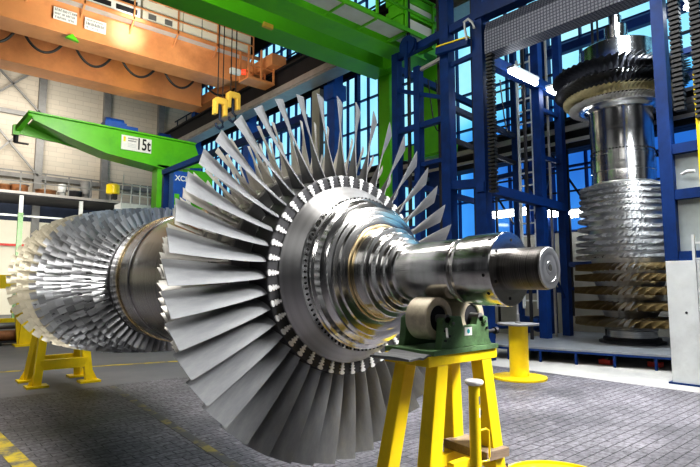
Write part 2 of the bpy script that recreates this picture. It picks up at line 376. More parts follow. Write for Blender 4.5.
# end stub, collar, neck
st = lathe_part('shaft_stub', [(1.36, .0945), (1.16, .0945), (1.16, .0945), (1.150, .0925)], M['stub'])
fc = lathe_part('end_face', [(1.156, .0915), (1.1445, .0905), (1.143, .088), (1.143, .060), (1.1440, .059), (1.1440, .030), (1.143, .029), (1.143, .016), (1.16, .0155)], M['steel_matt'])
MB().lathe([(zl(1.1432), .0150), (zl(1.1420), .0148)], 20).build('centre_hole', M['hole'], fc)
for k in range(2):
    MB().cyl((0.045 * math.cos(2.2 + k * PI), 0.045 * math.sin(2.2 + k * PI), zl(1.150)), (0.045 * math.cos(2.2 + k * PI), 0.045 * math.sin(2.2 + k * PI), zl(1.1447)), .0045, 10).build('centre_mark', M['hole'], fc)
col = lathe_part('collar', [(1.585, .140), (1.580, .142), (1.565, .142), (1.560, .163), (1.54, .1685), (1.51, .169), (1.502, .170), (1.40, .172), (1.343, .1725), (1.337, .170), (1.3365, .160), (1.3365, .09)], M['steel'])
for k in range(12):
    a = R(k * 30 + 10); 
    MB().cyl((.1665 * math.cos(a), .1665 * math.sin(a), zl(1.368)), (.174 * math.cos(a), .174 * math.sin(a), zl(1.368)), .0075, 12).build('bolt_hole', M['hole'], col)
for k in range(6):
    a = R(k * 60 + 25)
    MB().cyl((.135 * math.cos(a), .135 * math.sin(a), zl(1.345)), (.135 * math.cos(a), .135 * math.sin(a), zl(1.3350)), .0075, 12).build('face_bolt', M['hole'], col)
lathe_part('shaft_neck', [(1.98, .150), (1.86, .152), (1.82, .158), (1.595, .158), (1.588, .155), (1.585, .140)], M['steel'])
# hub: stepped cone out to the blade disc
lathe_part('hub_face', [(2.47, .545), (2.437, .537), (2.428, .53), (2.345, .462), (2.335, .458), (2.33, .44)], M['steel_matt'])
lathe_part('hub_cone', [(2.34, .459), (2.300, .446), (2.296, .436), (2.285, .434), (2.275, .420), (2.232, .414), (2.226, .402), (2.214, .386), (2.200, .384), (2.194, .366), (2.186, .362), (2.180, .330), (2.174, .318)], M['steel'])
lathe_part('hub_ring', [(2.20, .335), (2.172, .332), (2.166, .326), (2.160, .300), (2.158, .278)], M['steel'])
lathe_part('tinted_groove', [(2.162, .284), (2.157, .280), (2.152, .276), (2.150, .262), (2.145, .258)], M['brass'])
lathe_part('hub_step', [(2.155, .262), (2.150, .258), (2.062, .254), (2.056, .250), (2.052, .226), (2.046, .222), (2.005, .218), (2.000, .214), (1.996, .192), (1.990, .188), (1.965, .186), (1.958, .180), (1.952, .156), (1.94, .152), (1.92, .150)], M['steel'])
hb = MB()
for k in range(92):
    a = 2 * PI * k / 92; d = Vector((math.cos(a), math.sin(a), 0))
    p = d * .452; n_ = (d * 0.92 + Vector((0, 0, 0.4))).normalized()
    hb.cyl(Vector((p.x, p.y, zl(2.313))) - n_ * .004, Vector((p.x, p.y, zl(2.313))) + n_ * .0045, .0062, 8)
tag(hb.build('balance_hole_ring', M['hole'], rotor), kind='stuff')
disc = lathe_part('blade_disc', [(2.64, .50), (2.64, .607), (2.455, .610), (2.450, .607), (2.447, .600), (2.446, .54), (2.452, .50)], M['disc_dark'])
# last stage: 44 blades with fir tree roots
NB = 44
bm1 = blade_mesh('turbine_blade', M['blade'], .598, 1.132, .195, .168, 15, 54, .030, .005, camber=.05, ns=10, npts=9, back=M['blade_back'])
fir = []
half = [(.607, .006), (.604, .0125), (.597, .0150), (.590, .0125), (.586, .0060), (.582, .0060), (.578, .0135), (.572, .0135), (.569, .0055), (.565, .0055), (.561, .0110), (.556, .0110), (.553, .0045), (.549, .0045), (.546, .0075), (.540, .0060), (.537, .002)]
fir = half + [(r, -w) for r, w in reversed(half)]
fm = MB(); fm.prism([(r, w * 1.25) for r, w in fir], -0.10, 0.1035 + 0.009, 'XY')
fir_me = fm.finish('blade_root', M['root'], None, 0)
BZ = zl(2.55)
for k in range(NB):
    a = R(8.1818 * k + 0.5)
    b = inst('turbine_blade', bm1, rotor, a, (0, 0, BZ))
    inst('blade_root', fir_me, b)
# further stages
def stage(z, n, r0, r1, c0, c1, b0, b1, t0, m, hand=1, plat=True, ph=0.0, cam=.14, ns=5):
    me = blade_mesh('stage_blade', m, r0, r1, c0, c1, b0, b1, t0, t0 * .35, cam, ns, 2 * PI * r0 / n * .93 if plat else 0, hand)
    return [(me, 2 * PI * k / n + ph, z) for k in range(n)]
s2 = stage(zl(2.83), 56, .665, 1.035, .15, .12, 8, 45, .026, M['blade_light'])
for me, a, z in s2: inst('turbine_blade', me, rotor, a, (0, 0, z))
rest = stage(zl(3.10), 64, .65, .945, .13, .105, 8, 42, .024, M['blade_light']) + stage(zl(3.35), 72, .635, .84, .11, .10, 8, 40, .02, M['blade_light'])
merge_blades('turbine_blade', [(me, a, z, 0) for me, a, z in rest], rotor, [M['blade_light']])
lathe_part('stage_disc', [(3.46, .60), (3.44, .632), (3.26, .635), (3.25, .56), (3.20, .56), (3.19, .648), (3.02, .65), (3.01, .56), (2.95, .56), (2.94, .662), (2.74, .665), (2.73, .56), (2.66, .56)], M['steel_matt'])
lathe_part('drum', [(5.22, .575), (5.20, .602), (5.06, .606), (5.055, .612), (4.97, .612), (4.965, .604), (4.90, .600), (4.72, .600), (4.715, .590), (4.60, .588), (4.595, .598), (4.40, .604), (3.50, .604), (3.48, .59), (3.45, .55)], M['steel_drum'])
lathe_part('drum_band', [(5.00, .6135), (4.985, .6145), (4.965, .6145), (4.955, .6125)], M['brass'])
# compressor
NR = 12
prof_t = [(5.30, .735), (5.9, .80), (6.6, .868), (7.3, .918), (7.9, .948), (8.49, .965)]
def lerp(tb, x):
    for (a, b), (c, d) in zip(tb, tb[1:]):
        if x <= c: return b + (d - b) * (x - a) / (c - a)
    return tb[-1][1]
cands = []
ys = []
for i in range(NR):
    f = i / (NR - 1); y = 5.30 + (8.49 - 5.30) * (0.85 * f + 0.15 * f * f); ys.append(y)
    rt = lerp(prof_t, y); rh = .600 - .05 * f; n = int(round(66 - 26 * f)); ch = .80 * 2 * PI * rt / n
    st_ = stage(zl(y), n, rh, rt, ch * 1.05, ch, 46, 62, .010 + .006 * f, M['blade_tan'] if i >= 8 else M['blade_comp'], hand=1, plat=False, ph=i * .37, cam=.06, ns=4)
    for me, a, z in st_:
        left = math.cos(a) < 0.35
        dist = y + 1.0
        cands.append(((ch * (rt - rh) / dist ** 2) * (1.0 if left else 0.02) * (1.6 if i == 0 else 1), me, a, z, 1 if i >= 8 else 0))
cands.sort(key=lambda t: -t[0])
for s_, me, a, z, k in cands[:100]: inst('compressor_blade', me, rotor, a, (0, 0, z))
merge_blades('compressor_blade', [(me, a, z, k) for s_, me, a, z, k in cands[100:]], rotor, [M['blade_comp'], M['blade_tan']])
cp = [(8.66, .40), (8.64, .53)]
for i in range(NR - 1, -1, -1):
    y = ys[i]; f = i / (NR - 1); rh = .600 - .05 * f; w = .05 + .035 * f
    cp += [(y + w, rh), (y - w, rh + .002), (y - w - .004, rh - .02)]
    if i: cp += [(y - w - .02, rh - .02)]
lathe_part('compressor_drum', cp + [(5.215, .57)], M['hub_dark'], n=96)
lathe_part('far_journal', [(10.45, .14), (10.44, .155), (9.6, .155), (9.58, .22), (9.2, .23), (9.18, .30), (8.66, .42)], M['steel'])

# ================================================================== NEAR TRESTLE AND ROLLERS
tr = thing('trestle', (AX, 1.74, 0), 'tall yellow steel trestle with splayed legs under the near shaft end', 'trestle')
b = MB(); b.b2((1.868, 1.60  , 1.242), (2.410, 1.685, 1.292)); b.b2((1.868, 1.80  , 1.242), (2.410, 1.885, 1.292)); b.b2((1.868, 1.685  , 1.242), (1.955, 1.80, 1.292)); b.b2((2.325, 1.685  , 1.242), (2.410, 1.80, 1.292))
b.build('top_frame', M['yellow'], tr, bevel=.004)
for sx, sy in ((-1, 0), (1, 0), (-1, 1), (1, 1)):
    y0 = 1.64 if sy == 0 else 1.84; y1 = 1.60 if sy == 0 else 1.93
    x0 = AX + (.183 if sx > 0 else -.166); x1 = AX + (.345 if sx > 0 else -.40)
    l = MB(); p0 = Vector((x0, y0  , 1.242)); p1 = Vector((x1, y1, 0.018))
    h = .041
    poly = []
    vsr = []
    for p, k in ((p0, 1.0), (p1, 1.12)):
        vsr.append([l.bm.verts.new(p + Vector((a_ * h * k, b_ * .036 * k, 0))) for a_, b_ in ((-1, -1), (1, -1), (1, 1), (-1, 1))])
    for k in range(4): l.bm.faces.new((vsr[0][k], vsr[0][(k + 1) % 4], vsr[1][(k + 1) % 4], vsr[1][k]))
    l.bm.faces.new(vsr[0]); l.bm.faces.new(vsr[1])
    lo = l.build('leg', M['yellow'], tr, bevel=.006)
    MB().b2((x1 - .09, y1 - .07, 0), (x1 + .09, y1 + .07, .02)).build('foot_plate', M['yellow'], lo, bevel=.003)
for y_, z_ in ((1.68, .725), (1.80, .725)):
    MB().b2((AX - .03, y_ - .02, z_ - .03), (AX + .27, y_ + .02, z_ + .03)).build('cross_bar', M['yellow'], tr, bevel=.003)
PZ = .80
q1 = on('z', PZ, 446, 439.6); q2 = on('z', PZ, 487, 453); dq = (q2 - q1).normalized(); nq = Vector((dq.y, -dq.x, 0))
if nq.y > 0: nq = -nq
c_ = [q1 - dq * .02, q2, q2 + nq * .17, q1 - dq * .02 + nq * .17]
pl = MB().prism([(p.x, p.y) for p in c_], PZ - .045, PZ, 'XY')
tag(pl.build('plank', M['wood'], None, bevel=.004), 'weathered brown timber plank lying between the legs of the tall yellow trestle', 'plank')
print('PLANK', [tuple(round(v, 2) for v in p) for p in c_])
# rubber sheet
sh = MB(); ns = 8
pts = [[Vector((1.735 + .15 * i / ns, 1.60 + (.25) * j / 4, 1.302 - .012 * math.sin(PI * i / ns) + .004 * math.sin(i * 2.1 + j) - (0.012 if i < 2 else 0))) for j in range(5)] for i in range(ns + 1)]
def sheet(mb, pts, th):
    top = [[mb.bm.verts.new(p) for p in r] for r in pts]; bot = [[mb.bm.verts.new(p - Vector((0, 0, th))) for p in r] for r in pts]
    I, J = len(pts), len(pts[0])
    for i in range(I - 1):
        for j in range(J - 1):
            mb.bm.faces.new((top[i][j], top[i + 1][j], top[i + 1][j + 1], top[i][j + 1])); mb.bm.faces.new((bot[i][j], bot[i][j + 1], bot[i + 1][j + 1], bot[i + 1][j]))
    ed = [(i, 0) for i in range(I)] + [(I - 1, j) for j in range(1, J)] + [(i, J - 1) for i in range(I - 2, -1, -1)] + [(0, j) for j in range(J - 2, 0, -1)]
    for k in range(len(ed)):
        a_, b_ = ed[k], ed[(k + 1) % len(ed)]
        mb.bm.faces.new((top[a_[0]][a_[1]], top[b_[0]][b_[1]], bot[b_[0]][b_[1]], bot[a_[0]][a_[1]]))
sheet(sh, pts, .009)
tag(sh.build('rubber_sheet', M['rubber'], None, smooth=40), 'grey rubber sheet jutting out from the left edge of the tall yellow trestle top', 'sheet')
# roller bearing support
rb = thing('roller_support', (AX, 1.74, 1.292), 'green cast roller support with cream rollers carrying the near shaft', 'roller support')
MB().b2((1.885, 1.585, 1.292), (2.405, 1.90, 1.316)).build('base_plate', M['green_dark'], rb, bevel=.004)
def bracket(y0, y1):
    poly = [(1.955, 1.316), (2.365, 1.316), (2.345, 1.35), (2.335, 1.455), (2.300, 1.465), (2.255, 1.46), (2.235, 1.42), (2.13, 1.415), (2.115, 1.465), (2.000, 1.47), (1.975, 1.455), (1.965, 1.36)]
    return MB().prism(poly, y0, y1).build('bearing_block', M['green_dark'], rb, bevel=.004)
bk = bracket(1.600, 1.640); bracket(1.835, 1.875)
for x_, z_ in ((2.035, 1.435), (2.300, 1.435)):
    MB().cyl((x_, 1.600, z_), (x_, 1.590, z_), .017, 18).build('axle_cap', M['green_dark'], bk, smooth=40)
    MB().cyl((x_, 1.592, z_), (x_, 1.582, z_), .007, 6).build('bolt_head', M['grey'], bk)
for x_, z_ in ((1.985, 1.40), (1.985, 1.355), (2.32, 1.40), (2.015, 1.375)):
    MB().cyl((x_, 1.602, z_), (x_, 1.592, z_), .006, 6).build('bolt_head', M['dark'], bk)
MB().cyl((1.975, 1.58, 1.415), (1.955, 1.56, 1.375), .006, 10).build('grease_pin', M['white'], rb, smooth=40)
MB().cyl((2.34, 1.615, 1.38), (2.41, 1.60, 1.382), .010, 10).cyl((2.395, 1.602, 1.381), (2.415, 1.599, 1.382), .018, 12).build('clamp_screw', M['dark'], rb, smooth=40)
MB().b2((2.135, 1.5975, 1.37), (2.195, 1.6005, 1.41)).build('maker_plate', M['white'], rb)
MB().cyl((2.166, 1.5978, 1.390), (2.166, 1.5962, 1.390), .011, 20).build('teal_emblem', mat('teal', (.02, .35, .38), 0, .5), rb)
for x_ in (2.008, 2.274):
    rl = MB().lathe([(1.655, .062), (1.650, .066), (1.650, .100), (1.656, .104), (1.774, .104), (1.780, .100), (1.780, .066), (1.775, .062)], 64, (x_, 0, 1.456), 'Y', closed=True).build('roller', M['cream'], rb, smooth=30)
    MB().lathe([(1.66, .020), (1.66, .063), (1.77, .063), (1.77, .020)], 48, (x_, 0, 1.456), 'Y', closed=True).build('roller_core', M['dark'], rl, smooth=30)
    MB().cyl((x_, 1.60, 1.456), (x_, 1.86, 1.456), .021, 20).build('axle', M['grey'], rb, smooth=30)
# lance / prop
pp = thing('support_prop', (1.957, 1.42, 0), 'slim yellow tube prop with a white cap and side handle by the tall trestle', 'prop')
MB().cyl((1.957, 1.42, .012), (1.957, 1.42, 1.182), .0245, 28).build('tube', M['yellow'], pp, smooth=40)
MB().lathe([(1.180, .028), (1.184, .037), (1.190, .041), (1.198, .041), (1.202, .037), (1.204, .030), (1.205, .001)], 32, (1.957, 1.42, 0)).build('cap', M['white'], pp, smooth=50)
MB().tube([(1.975, 1.41, .985), (2.010, 1.40, .99), (2.022, 1.395, .98), (2.024, 1.395, .87), (2.021, 1.395, .855), (1.975, 1.41, .853)], .0045).build('handle', M['yellow'], pp, smooth=50)
MB().cyl((1.957, 1.42, 0), (1.957, 1.42, .014), .09, 28).build('base_plate', M['yellow'], pp, smooth=40)
for z0, z1, mm in ((1.10, 1.135, 'grey'), (1.045, 1.085, 'white')):
    s_ = MB(); a0 = R(-95); n = 8; v0 = []
    for k in range(n + 1):
        a = a0 + R(62) * k / n
        v0.append([s_.bm.verts.new((1.957 + .0250 * math.cos(a), 1.42 + .0250 * math.sin(a), z)) for z in (z0, z1)])
    for p_, q_ in zip(v0, v0[1:]): s_.bm.faces.new((p_[0], q_[0], q_[1], p_[1]))
    lb = s_.build('sticker', M[mm], pp)
    if mm == 'white':
        MB().bar((1.9675, 1.3935, 1.055), (1.9735, 1.3965, 1.075), .0025).build('printed_mark', M['dark'], lb)

# ================================================================== FAR TRESTLE
ft = thing('trestle', (2.25, 10.15, 0), 'low yellow trestle under the far compressor end, beyond the long shadow', 'trestle')
MB().b2((1.95, 9.90, 1.30), (2.42, 10.40, 1.40)).build('top_frame', M['yellow'], ft)
MB().b2((1.98, 9.98, 1.40), (2.36, 10.32, 1.545)).build('saddle_block', M['green_dark'], ft)
for sx in (-1, 1):
    for sy in (-1, 1):
        l = MB(); p0 = Vector((2.25 + sx * .26, 10.1 + sy * .12, 1.30)); p1 = Vector((2.25 + sx * .39, 10.15 + sy * .36, .03))
        l.bar(p0, p1, .11, .12); lo = l.build('leg', M['yellow'], ft, bevel=.004)
        MB().b2((p1.x - .16, p1.y - .13, 0), (p1.x + .16, p1.y + .13, .035)).build('foot_plate', M['yellow'], lo, bevel=.003)
        MB().prism([(p1.x + sx * .03, .035), (p1.x + sx * .13, .035), (p1.x + sx * .03, .24)], p1.y - .01, p1.y + .01).build('gusset', M['yellow'], lo)
MB().b2((1.90, 9.78, .26), (2.60, 9.86, .42)).build('cross_bar', M['yellow'], ft, bevel=.004)
MB().b2((1.90, 10.45, .26), (2.60, 10.53, .42)).build('cross_bar', M['yellow'], ft, bevel=.004)

# ================================================================== SPOOL, DISC, LEFT CLUTTER
sp = thing('pedestal', (8.45, 5.16, 0), 'yellow round pedestal with a thin grey top disc on the floor', 'pedestal')
MB().lathe([(0, .46), (.02, .465), (.04, .46), (.045, .10)], 64, (8.45, 5.16, 0)).build('base', M['yellow'], sp, smooth=35)
MB().cyl((8.45, 5.16, .04), (8.45, 5.16, .925), .165, 40).build('column', M['yellow'], sp, smooth=40)
MB().lathe([(.925, .30), (.93, .355), (.955, .36), (.962, .355), (.963, .001)], 64, (8.45, 5.16, 0)).build('top_disc', M['grey'], sp, smooth=35)
MB().lathe([(.96, .055), (.985, .05), (.99, .032), (1.10, .028), (1.12, .032), (1.14, .02), (1.30, .016), (1.31, .001)], 24, (8.45, 5.16, 0)).build('centre_screw', M['grey'], sp, smooth=35)
P_ = on('z', 0.05, 558, 461); rc = P_ - Vector((P_.x, P_.y, 0)).normalized() * .45
yd = MB().lathe([(0, .44), (.0, .45), (.045, .45), (.05, .445), (.05, .425), (.03, .42), (.03, .12), (.05, .11), (.05, .10), (0, .09)], 72, (rc.x, rc.y, 0), closed=True)
tag(yd.build('floor_ring', M['yellow'], None, smooth=35), 'flat round yellow steel ring lying on the paving at the bottom edge', 'ring')
RX, RY = on('z', .09, 506, 466).x, on('z', .09, 506, 466).y
rp = thing('plug', (RX, RY, 0), 'small red plug on the paving beside the flat yellow ring', 'plug')
MB().lathe([(0, .045), (.05, .045), (.055, .035), (.075, .035), (.08, .02), (.081, .001)], 24, (RX, RY, 0)).build('body', M['red'], rp, smooth=35)
MB().tube([(RX - .02, RY, .075), (RX - .02, RY, .105), (RX + .02, RY, .105), (RX + .02, RY, .075)], .006).build('handle', M['dark'], rp)

ym = thing('work_bench', (2.2, 18.2, 0), 'yellow framed machine bench far left behind the compressor blades', 'bench')
for x_ in (1.0, 2.1, 3.0):
    MB().bar((x_, 18.4, 0), (x_ - .12, 18.4, 1.95), .16).build('leg', M['yellow'], ym)
MB().b2((.8, 18.2, 1.55), (3.05, 18.7, 1.95)).build('top_beam', M['yellow'], ym)
MB().b2((.9, 18.3, .55), (3.0, 18.55, .68)).build('cross_bar', M['yellow'], ym)
st2 = thing('trestle', (3.0, 16.9, 0), 'short yellow trestle standing on the floor far left past the rotor', 'trestle')
MB().b2((2.6, 16.6, 0), (3.3, 17.1, .05)).build('base_plate', M['yellow'], st2)
MB().prism([(2.7, .05), (3.15, .05), (3.0, .9), (2.75, .9)], 16.75, 16.85).build('web', M['yellow'], st2)
MB().bar((2.75, 16.95, .05), (2.65, 16.95, .95), .12).build('post', M['yellow'], st2)
MB().b2((2.5, 16.7, .9), (3.1, 17.0, .98)).build('top_frame', M['yellow'], st2)
for i, (x0, x1, y, z0, z1, mm, lb) in enumerate(((1.7, 2.75, 17.6, .42, .60, 'grey', 'long grey steel casting resting on the pallets far left'), (2.0, 2.9, 17.4, .12, .40, 'brown', 'rust brown casting lying low on the pallet far left'))):
    t = thing('casting', ((x0 + x1) / 2, y, z0), lb, 'casting')
    MB().cyl((x0, y, (z0 + z1) / 2), (x1, y, (z0 + z1) / 2), (z1 - z0) / 2, 16).build('body', M[mm], t, smooth=40)
    MB().cyl((x1, y, (z0 + z1) / 2), (x1 + .06, y, (z0 + z1) / 2), (z1 - z0) / 1.9, 16).build('flange', M['grey'], t, smooth=40)
pt = thing('pallet', (2.3, 17.5, 0), 'low dark pallet under the castings far left', 'pallet')
MB().b2((1.6, 17.1, .08), (3.0, 17.95, .12)).build('deck', M['dark'], pt)
for x_ in (1.7, 2.3, 2.9): MB().b2((x_ - .06, 17.1, 0), (x_ + .06, 17.95, .08)).build('runner', M['dark'], pt)

# ================================================================== VERTICAL ROTOR
VX, VY, VB = 13.09, 5.04, .31
vr = thing('turbine_rotor', (VX, VY, VB), 'bladed turbine rotor standing upright on a low steel platform by the windows', 'turbine rotor')
vr['_o'] = (0, 0, 0)
def vl(name, prof, m, n=72): return MB().lathe([(z - VB, r) for z, r in prof], n).build(name, m, vr, 30)
vl('base_flange', [(.31, .70), (.36, .70), (.37, .62), (.44, .60), (.45, .53)], M['dark'])
zz = [.80, 1.17, 1.52, 1.82, 2.06, 2.30, 2.46, 2.61, 2.78, 2.97, 3.17, 3.35, 3.51, 3.65, 3.79, 3.93]
rt_ = [1.20, 1.20, 1.19, 1.17, 1.15, 1.13, 1.12, 1.11, 1.09, 1.07, 1.05, 1.03, 1.01, 1.0, .99, .98]
rh_ = [.56, .66, .73, .78, .80, .82, .83, .835, .84, .84, .84, .84, .835, .83, .82, .82]
hp = [(.44, .53), (.60, .52), (.62, .55)]
for z, rh in zip(zz, rh_):
    w = .085 if z < 2 else .05
    hp += [(z - w, rh - .03), (z - w + .005, rh), (z + w - .005, rh), (z + w, rh - .03)]
hp += [(4.0, .80), (4.05, .69)]
vl('compressor_drum', hp, M['steel_matt'])
vl('drum', [(4.03, .70), (4.10, .70), (4.30, .69), (4.31, .705), (4.70, .705), (4.72, .69), (5.30, .69), (5.32, .70), (5.75, .70), (5.80, .72), (5.90, .85)], M['steel'])
hb = MB()
for k in range(60):
    a = 2 * PI * k / 60; hb.cyl((.69 * math.cos(a), .69 * math.sin(a), 4.80 - VB), (.701 * math.cos(a), .701 * math.sin(a), 4.80 - VB), .02, 8)
tag(hb.build('balance_hole_ring', M['hole'], vr), kind='stuff')
vl('turbine_hub', [(5.86, .80), (5.90, .92), (6.02, .92), (6.05, .86), (6.10, .98), (6.22, .98), (6.3, .90), (6.38, .98), (6.52, .98), (6.60, .95), (6.66, .98), (6.86, .98), (6.90, .94), (6.93, .88), (7.36, .86), (7.39, .82), (7.40, .30)], M['steel'])
vl('shaft_end', [(7.38, .34), (7.42, .27), (7.60, .265), (7.61, .245), (7.72, .245), (7.73, .26), (7.98, .26), (8.0, .14), (8.25, .14), (8.27, .10)], M['steel'])
vc = []
for i, (z, r1, r0) in enumerate(zip(zz, rt_, rh_)):
    n = int(30 + 2.6 * i); ch = .30 - .016 * i if i < 5 else .12 - .003 * (i - 5)
    mk = 1 if i < 5 else 0
    for me, a, z_ in stage(z - VB, n, r0 - .005, r1, ch, ch, 40, 58, .022 if i < 5 else .010, M['blade_bronze'] if mk else M['blade_comp'], hand=1, plat=False, ph=i * .3, cam=.12, ns=4):
        vc.append([ch * (r1 - r0) * (1 if (math.cos(a) * -.93 + math.sin(a) * -.36) > -.25 else .01), me, a, z_, mk])
vc.sort(key=lambda t: -t[0])
for s_, me, a, z, k in vc[:100]: inst('compressor_blade', me, vr, a, (0, 0, z))
merge_blades('compressor_blade', [(me, a, z, k) for s_, me, a, z, k in vc[100:]], vr, [M['blade_comp'], M['blade_bronze']])
vt = [(c, 2) for c in stage(5.95 - VB, 84, .915, 1.14, .13, .12, 30, 55, .020, M['blade_light'], plat=True)]
vt += [(c, 3) for c in stage(6.13 - VB, 72, .975, 1.27, .18, .17, 30, 55, .022, M['blade_cream'], plat=True)]
vt += [(c, 4) for c in stage(6.36 - VB, 64, .975, 1.46, .20, .17, 20, 58, .024, M['blade_black'], plat=True)]
big = stage(6.70 - VB, 56, .975, 1.50, .24, .20, 20, 62, .028, M['blade_black'], plat=True)
for me, a, z in big: inst('turbine_blade', me, vr, a, (0, 0, z))
mm_ = {2: 0, 3: 1, 4: 2}
front = [t for t in vt if t[1] == 4]
for (me, a, z), k in front[:44]: inst('turbine_blade', me, vr, a, (0, 0, z))
merge_blades('turbine_blade', [(me, a, z, mm_[k]) for (me, a, z), k in [t for t in vt if t[1] != 4] + front[44:]], vr, [M['blade_light'], M['blade_cream'], M['blade_black']])
# platform
pf = thing('platform', (12.6, 5.2, 0), 'low grey plated steel platform on blue legs under the upright rotor', 'platform')
MB().prism([(10.42, 6.75), (11.35, 3.25), (15.2, 3.25), (15.2, 7.4), (10.42, 7.4)], .27, .31, 'XY').build('deck', M['plate'], pf)
fr = MB(); A_ = Vector((10.44, 6.75, .245)); B_ = Vector((11.37, 3.27, .245)); fr.bar(A_, B_, .05, .04); fr.bar(A_, (10.44, 7.38, .245), .05, .04); fr.bar(B_, (15.2, 3.27, .245), .05, .04)
fr.build('edge_frame', M['blue'], pf)
for f in (.03, .22, .42, .62, .82, .98):
    p = A_.lerp(B_, f); MB().b2((p.x - .022, p.y - .022, 0), (p.x + .022, p.y + .022, .225)).build('leg', M['blue'], pf)
for x_, y_ in ((12.6, 3.3), (14, 3.3), (12, 6.5), (14.4, 6.8), (13, 5.1), (10.5, 7.3)):
    MB().b2((x_ - .03, y_ - .03, 0), (x_ + .03, y_ + .03, .21)).build('leg', M['blue'], pf)
for (x_, y_), lb in (((11.35, 4.9), 'small red valve box under the platform edge near its middle'), ((11.75, 4.1), 'small red valve box under the platform edge near its right end')):
    t = thing('valve_box', (x_, y_, 0), lb, 'valve'); MB().b2((x_ - .1, y_ - .12, 0), (x_ + .1, y_ + .12, .1)).build('body', M['red'], t); MB().cyl((x_, y_, .1), (x_, y_, .15), .04, 12).build('knob', M['dark'], t)
# blue pipe with motor
bp_ = thing('pipe', (11.3, 6.95, 0), 'thick blue horizontal pipe with a flanged motor behind the round pedestal', 'pipe')
MB().cyl((8.2, 8.45, .58), (13.0, 7.75, .58), .075, 20).build('pipe_run', M['blue'], bp_, smooth=40)
MB().cyl((13.0, 7.75, .58), (13.12, 7.73, .58), .24, 24).cyl((13.12, 7.73, .58), (13.55, 7.67, .58), .17, 24).cyl((13.55, 7.67, .58), (13.62, 7.66, .58), .22, 24).build('motor', M['blue'], bp_, smooth=40)
for x_ in (8.9, 11, 12.7):
    y_ = 8.45 - .7 * (x_ - 8.2) / 4.8
    MB().b2((x_ - .05, y_ - .05, 0), (x_ + .05, y_ + .05, .52)).build('post', M['blue'], bp_)

# ================================================================== ROOM SHELL
WX, WY = 16.0, 36.0
struct(MB().b2((-14, -10, -.2), (9.4, 9.2, 0)).build('floor', M['floor']))
struct(MB().b2((-14, 9.2, -.2), (9.4, WY, -.001)).build('trim_1', M['asphalt']))
struct(MB().b2((9.4, -10, -.2), (WX + .3, WY, -.0005)).build('trim_2', M['concrete']))
def line(name, p, q, w, m):
    p = Vector(p); q = Vector(q); d = (q - p).normalized(); n = Vector((-d.y, d.x, 0)) * w / 2
    mb = MB(); vs = [mb.bm.verts.new(v) for v in (p - n, q - n, q + n, p + n)]; vt_ = [mb.bm.verts.new(v.co + Vector((0, 0, .003))) for v in vs]
    mb.bm.faces.new(vt_); 
    for k in range(4): mb.bm.faces.new((vs[k], vs[(k + 1) % 4], vt_[(k + 1) % 4], vt_[k]))
    return struct(mb.build(name, m))
line('trim_3', (-2, 12.95, 0), (9.3, 10.0, 0), .13, M['line'])
line('trim_4', (2.80, 9.1, .001), (2.35, 3.2, .001), .10, M['line_faint'])
line('trim_5', (.93, 7.3, .001), (1.06, 4.5, .001), .16, M['line'])
struct(MB().b2((-14, WY, 0), (WX + .3, WY + .3, 19)).build('wall_back', M['bwall']))
rw = MB(); rw.b2((WX, -10, 0), (WX + .3, WY, 3.35)); rw.b2((WX, -10, 11.6), (WX + .3, WY, 14.3)); rw.b2((WX, -10, 15.9), (WX + .3, WY, 19))
struct(rw.build('wall_right', M['lower_wall']))
struct(MB().b2((WX - .02, -10, 11.5), (WX - .005, WY, 14.35)).build('trim_6', M['dark']))
struct(MB().b2((WX - .02, -10, 15.85), (WX - .005, WY, 19)).build('trim_7', M['dark']))
struct(MB().b2((-14, -10, 18.6), (WX + .3, WY + .3, 18.9)).build('ceiling', M['roof']))
# roof trusses
n_t = 8
for y_ in (4, 10, 16, 22, 28, 34):
    t = MB(); t.b2((-14, y_ - .12, 16.6), (WX, y_ + .12, 16.85)); t.b2((-14, y_ - .12, 18.2), (WX, y_ + .12, 18.5))
    for k in range(12):
        x0 = -14 + 2.5 * k; t.bar((x0, y_, 16.8), (x0 + 1.25, y_, 18.3), .14); t.bar((x0 + 1.25, y_, 18.3), (x0 + 2.5, y_, 16.8), .14)
    struct(t.build('trim_%d' % n_t, M['dark'])); n_t += 1
# windows
def window(name, y0, y1, z0, z1, dy, dz, every=6):
    t = bpy.data.objects.new(name, None); C.objects.link(t); t['_o'] = (0, 0, 0); struct(t)
    MB().b2((WX + .10, y0, z0), (WX + .12, y1, z1)).build('pane', M['pane'], t)
    f = MB(); k = 0; y = y0
    while y < y1 + .01:
        w = .10 if k % every == 0 else .025
        f.b2((WX - .05 - (.06 if k % every == 0 else 0), y - w, z0), (WX + .10, y + w, z1)); y += dy; k += 1
    z = z0; k = 0
    while z < z1 + .01:
        w = .03; f.b2((WX - .04, y0, z - w), (WX + .10, y1, z + w)); z += dz; k += 1
    f.build('window_frame', M['blue'], t)
window('window_1', 9.2, WY, 3.35, 11.6, .72, 1.375)
window('window_2', -10, 9.2, 3.35, 11.6, 1.15, 2.06, 4)
window('window_3', -10, WY, 14.3, 15.9, .8, .8)
# building pillars on the window side
for i, y_ in enumerate((33.2, 26, 18.3, 12.2, -3)):
    p = MB(); p.b2((14.75, y_ - .28, 0), (15.25, y_ + .28, 14.0)); p.b2((14.6, y_ - .34, 10.2), (15.4, y_ + .34, 10.9))
    struct(p.build('pillar_%d' % (i + 1), M['blue_bright'] if i in (0, 1, 2) else M['blue']))
struct(MB().b2((14.45, 18.75, 6.3), (14.7, 19.35, 10.8)).build('trim_20', M['lower_wall']))
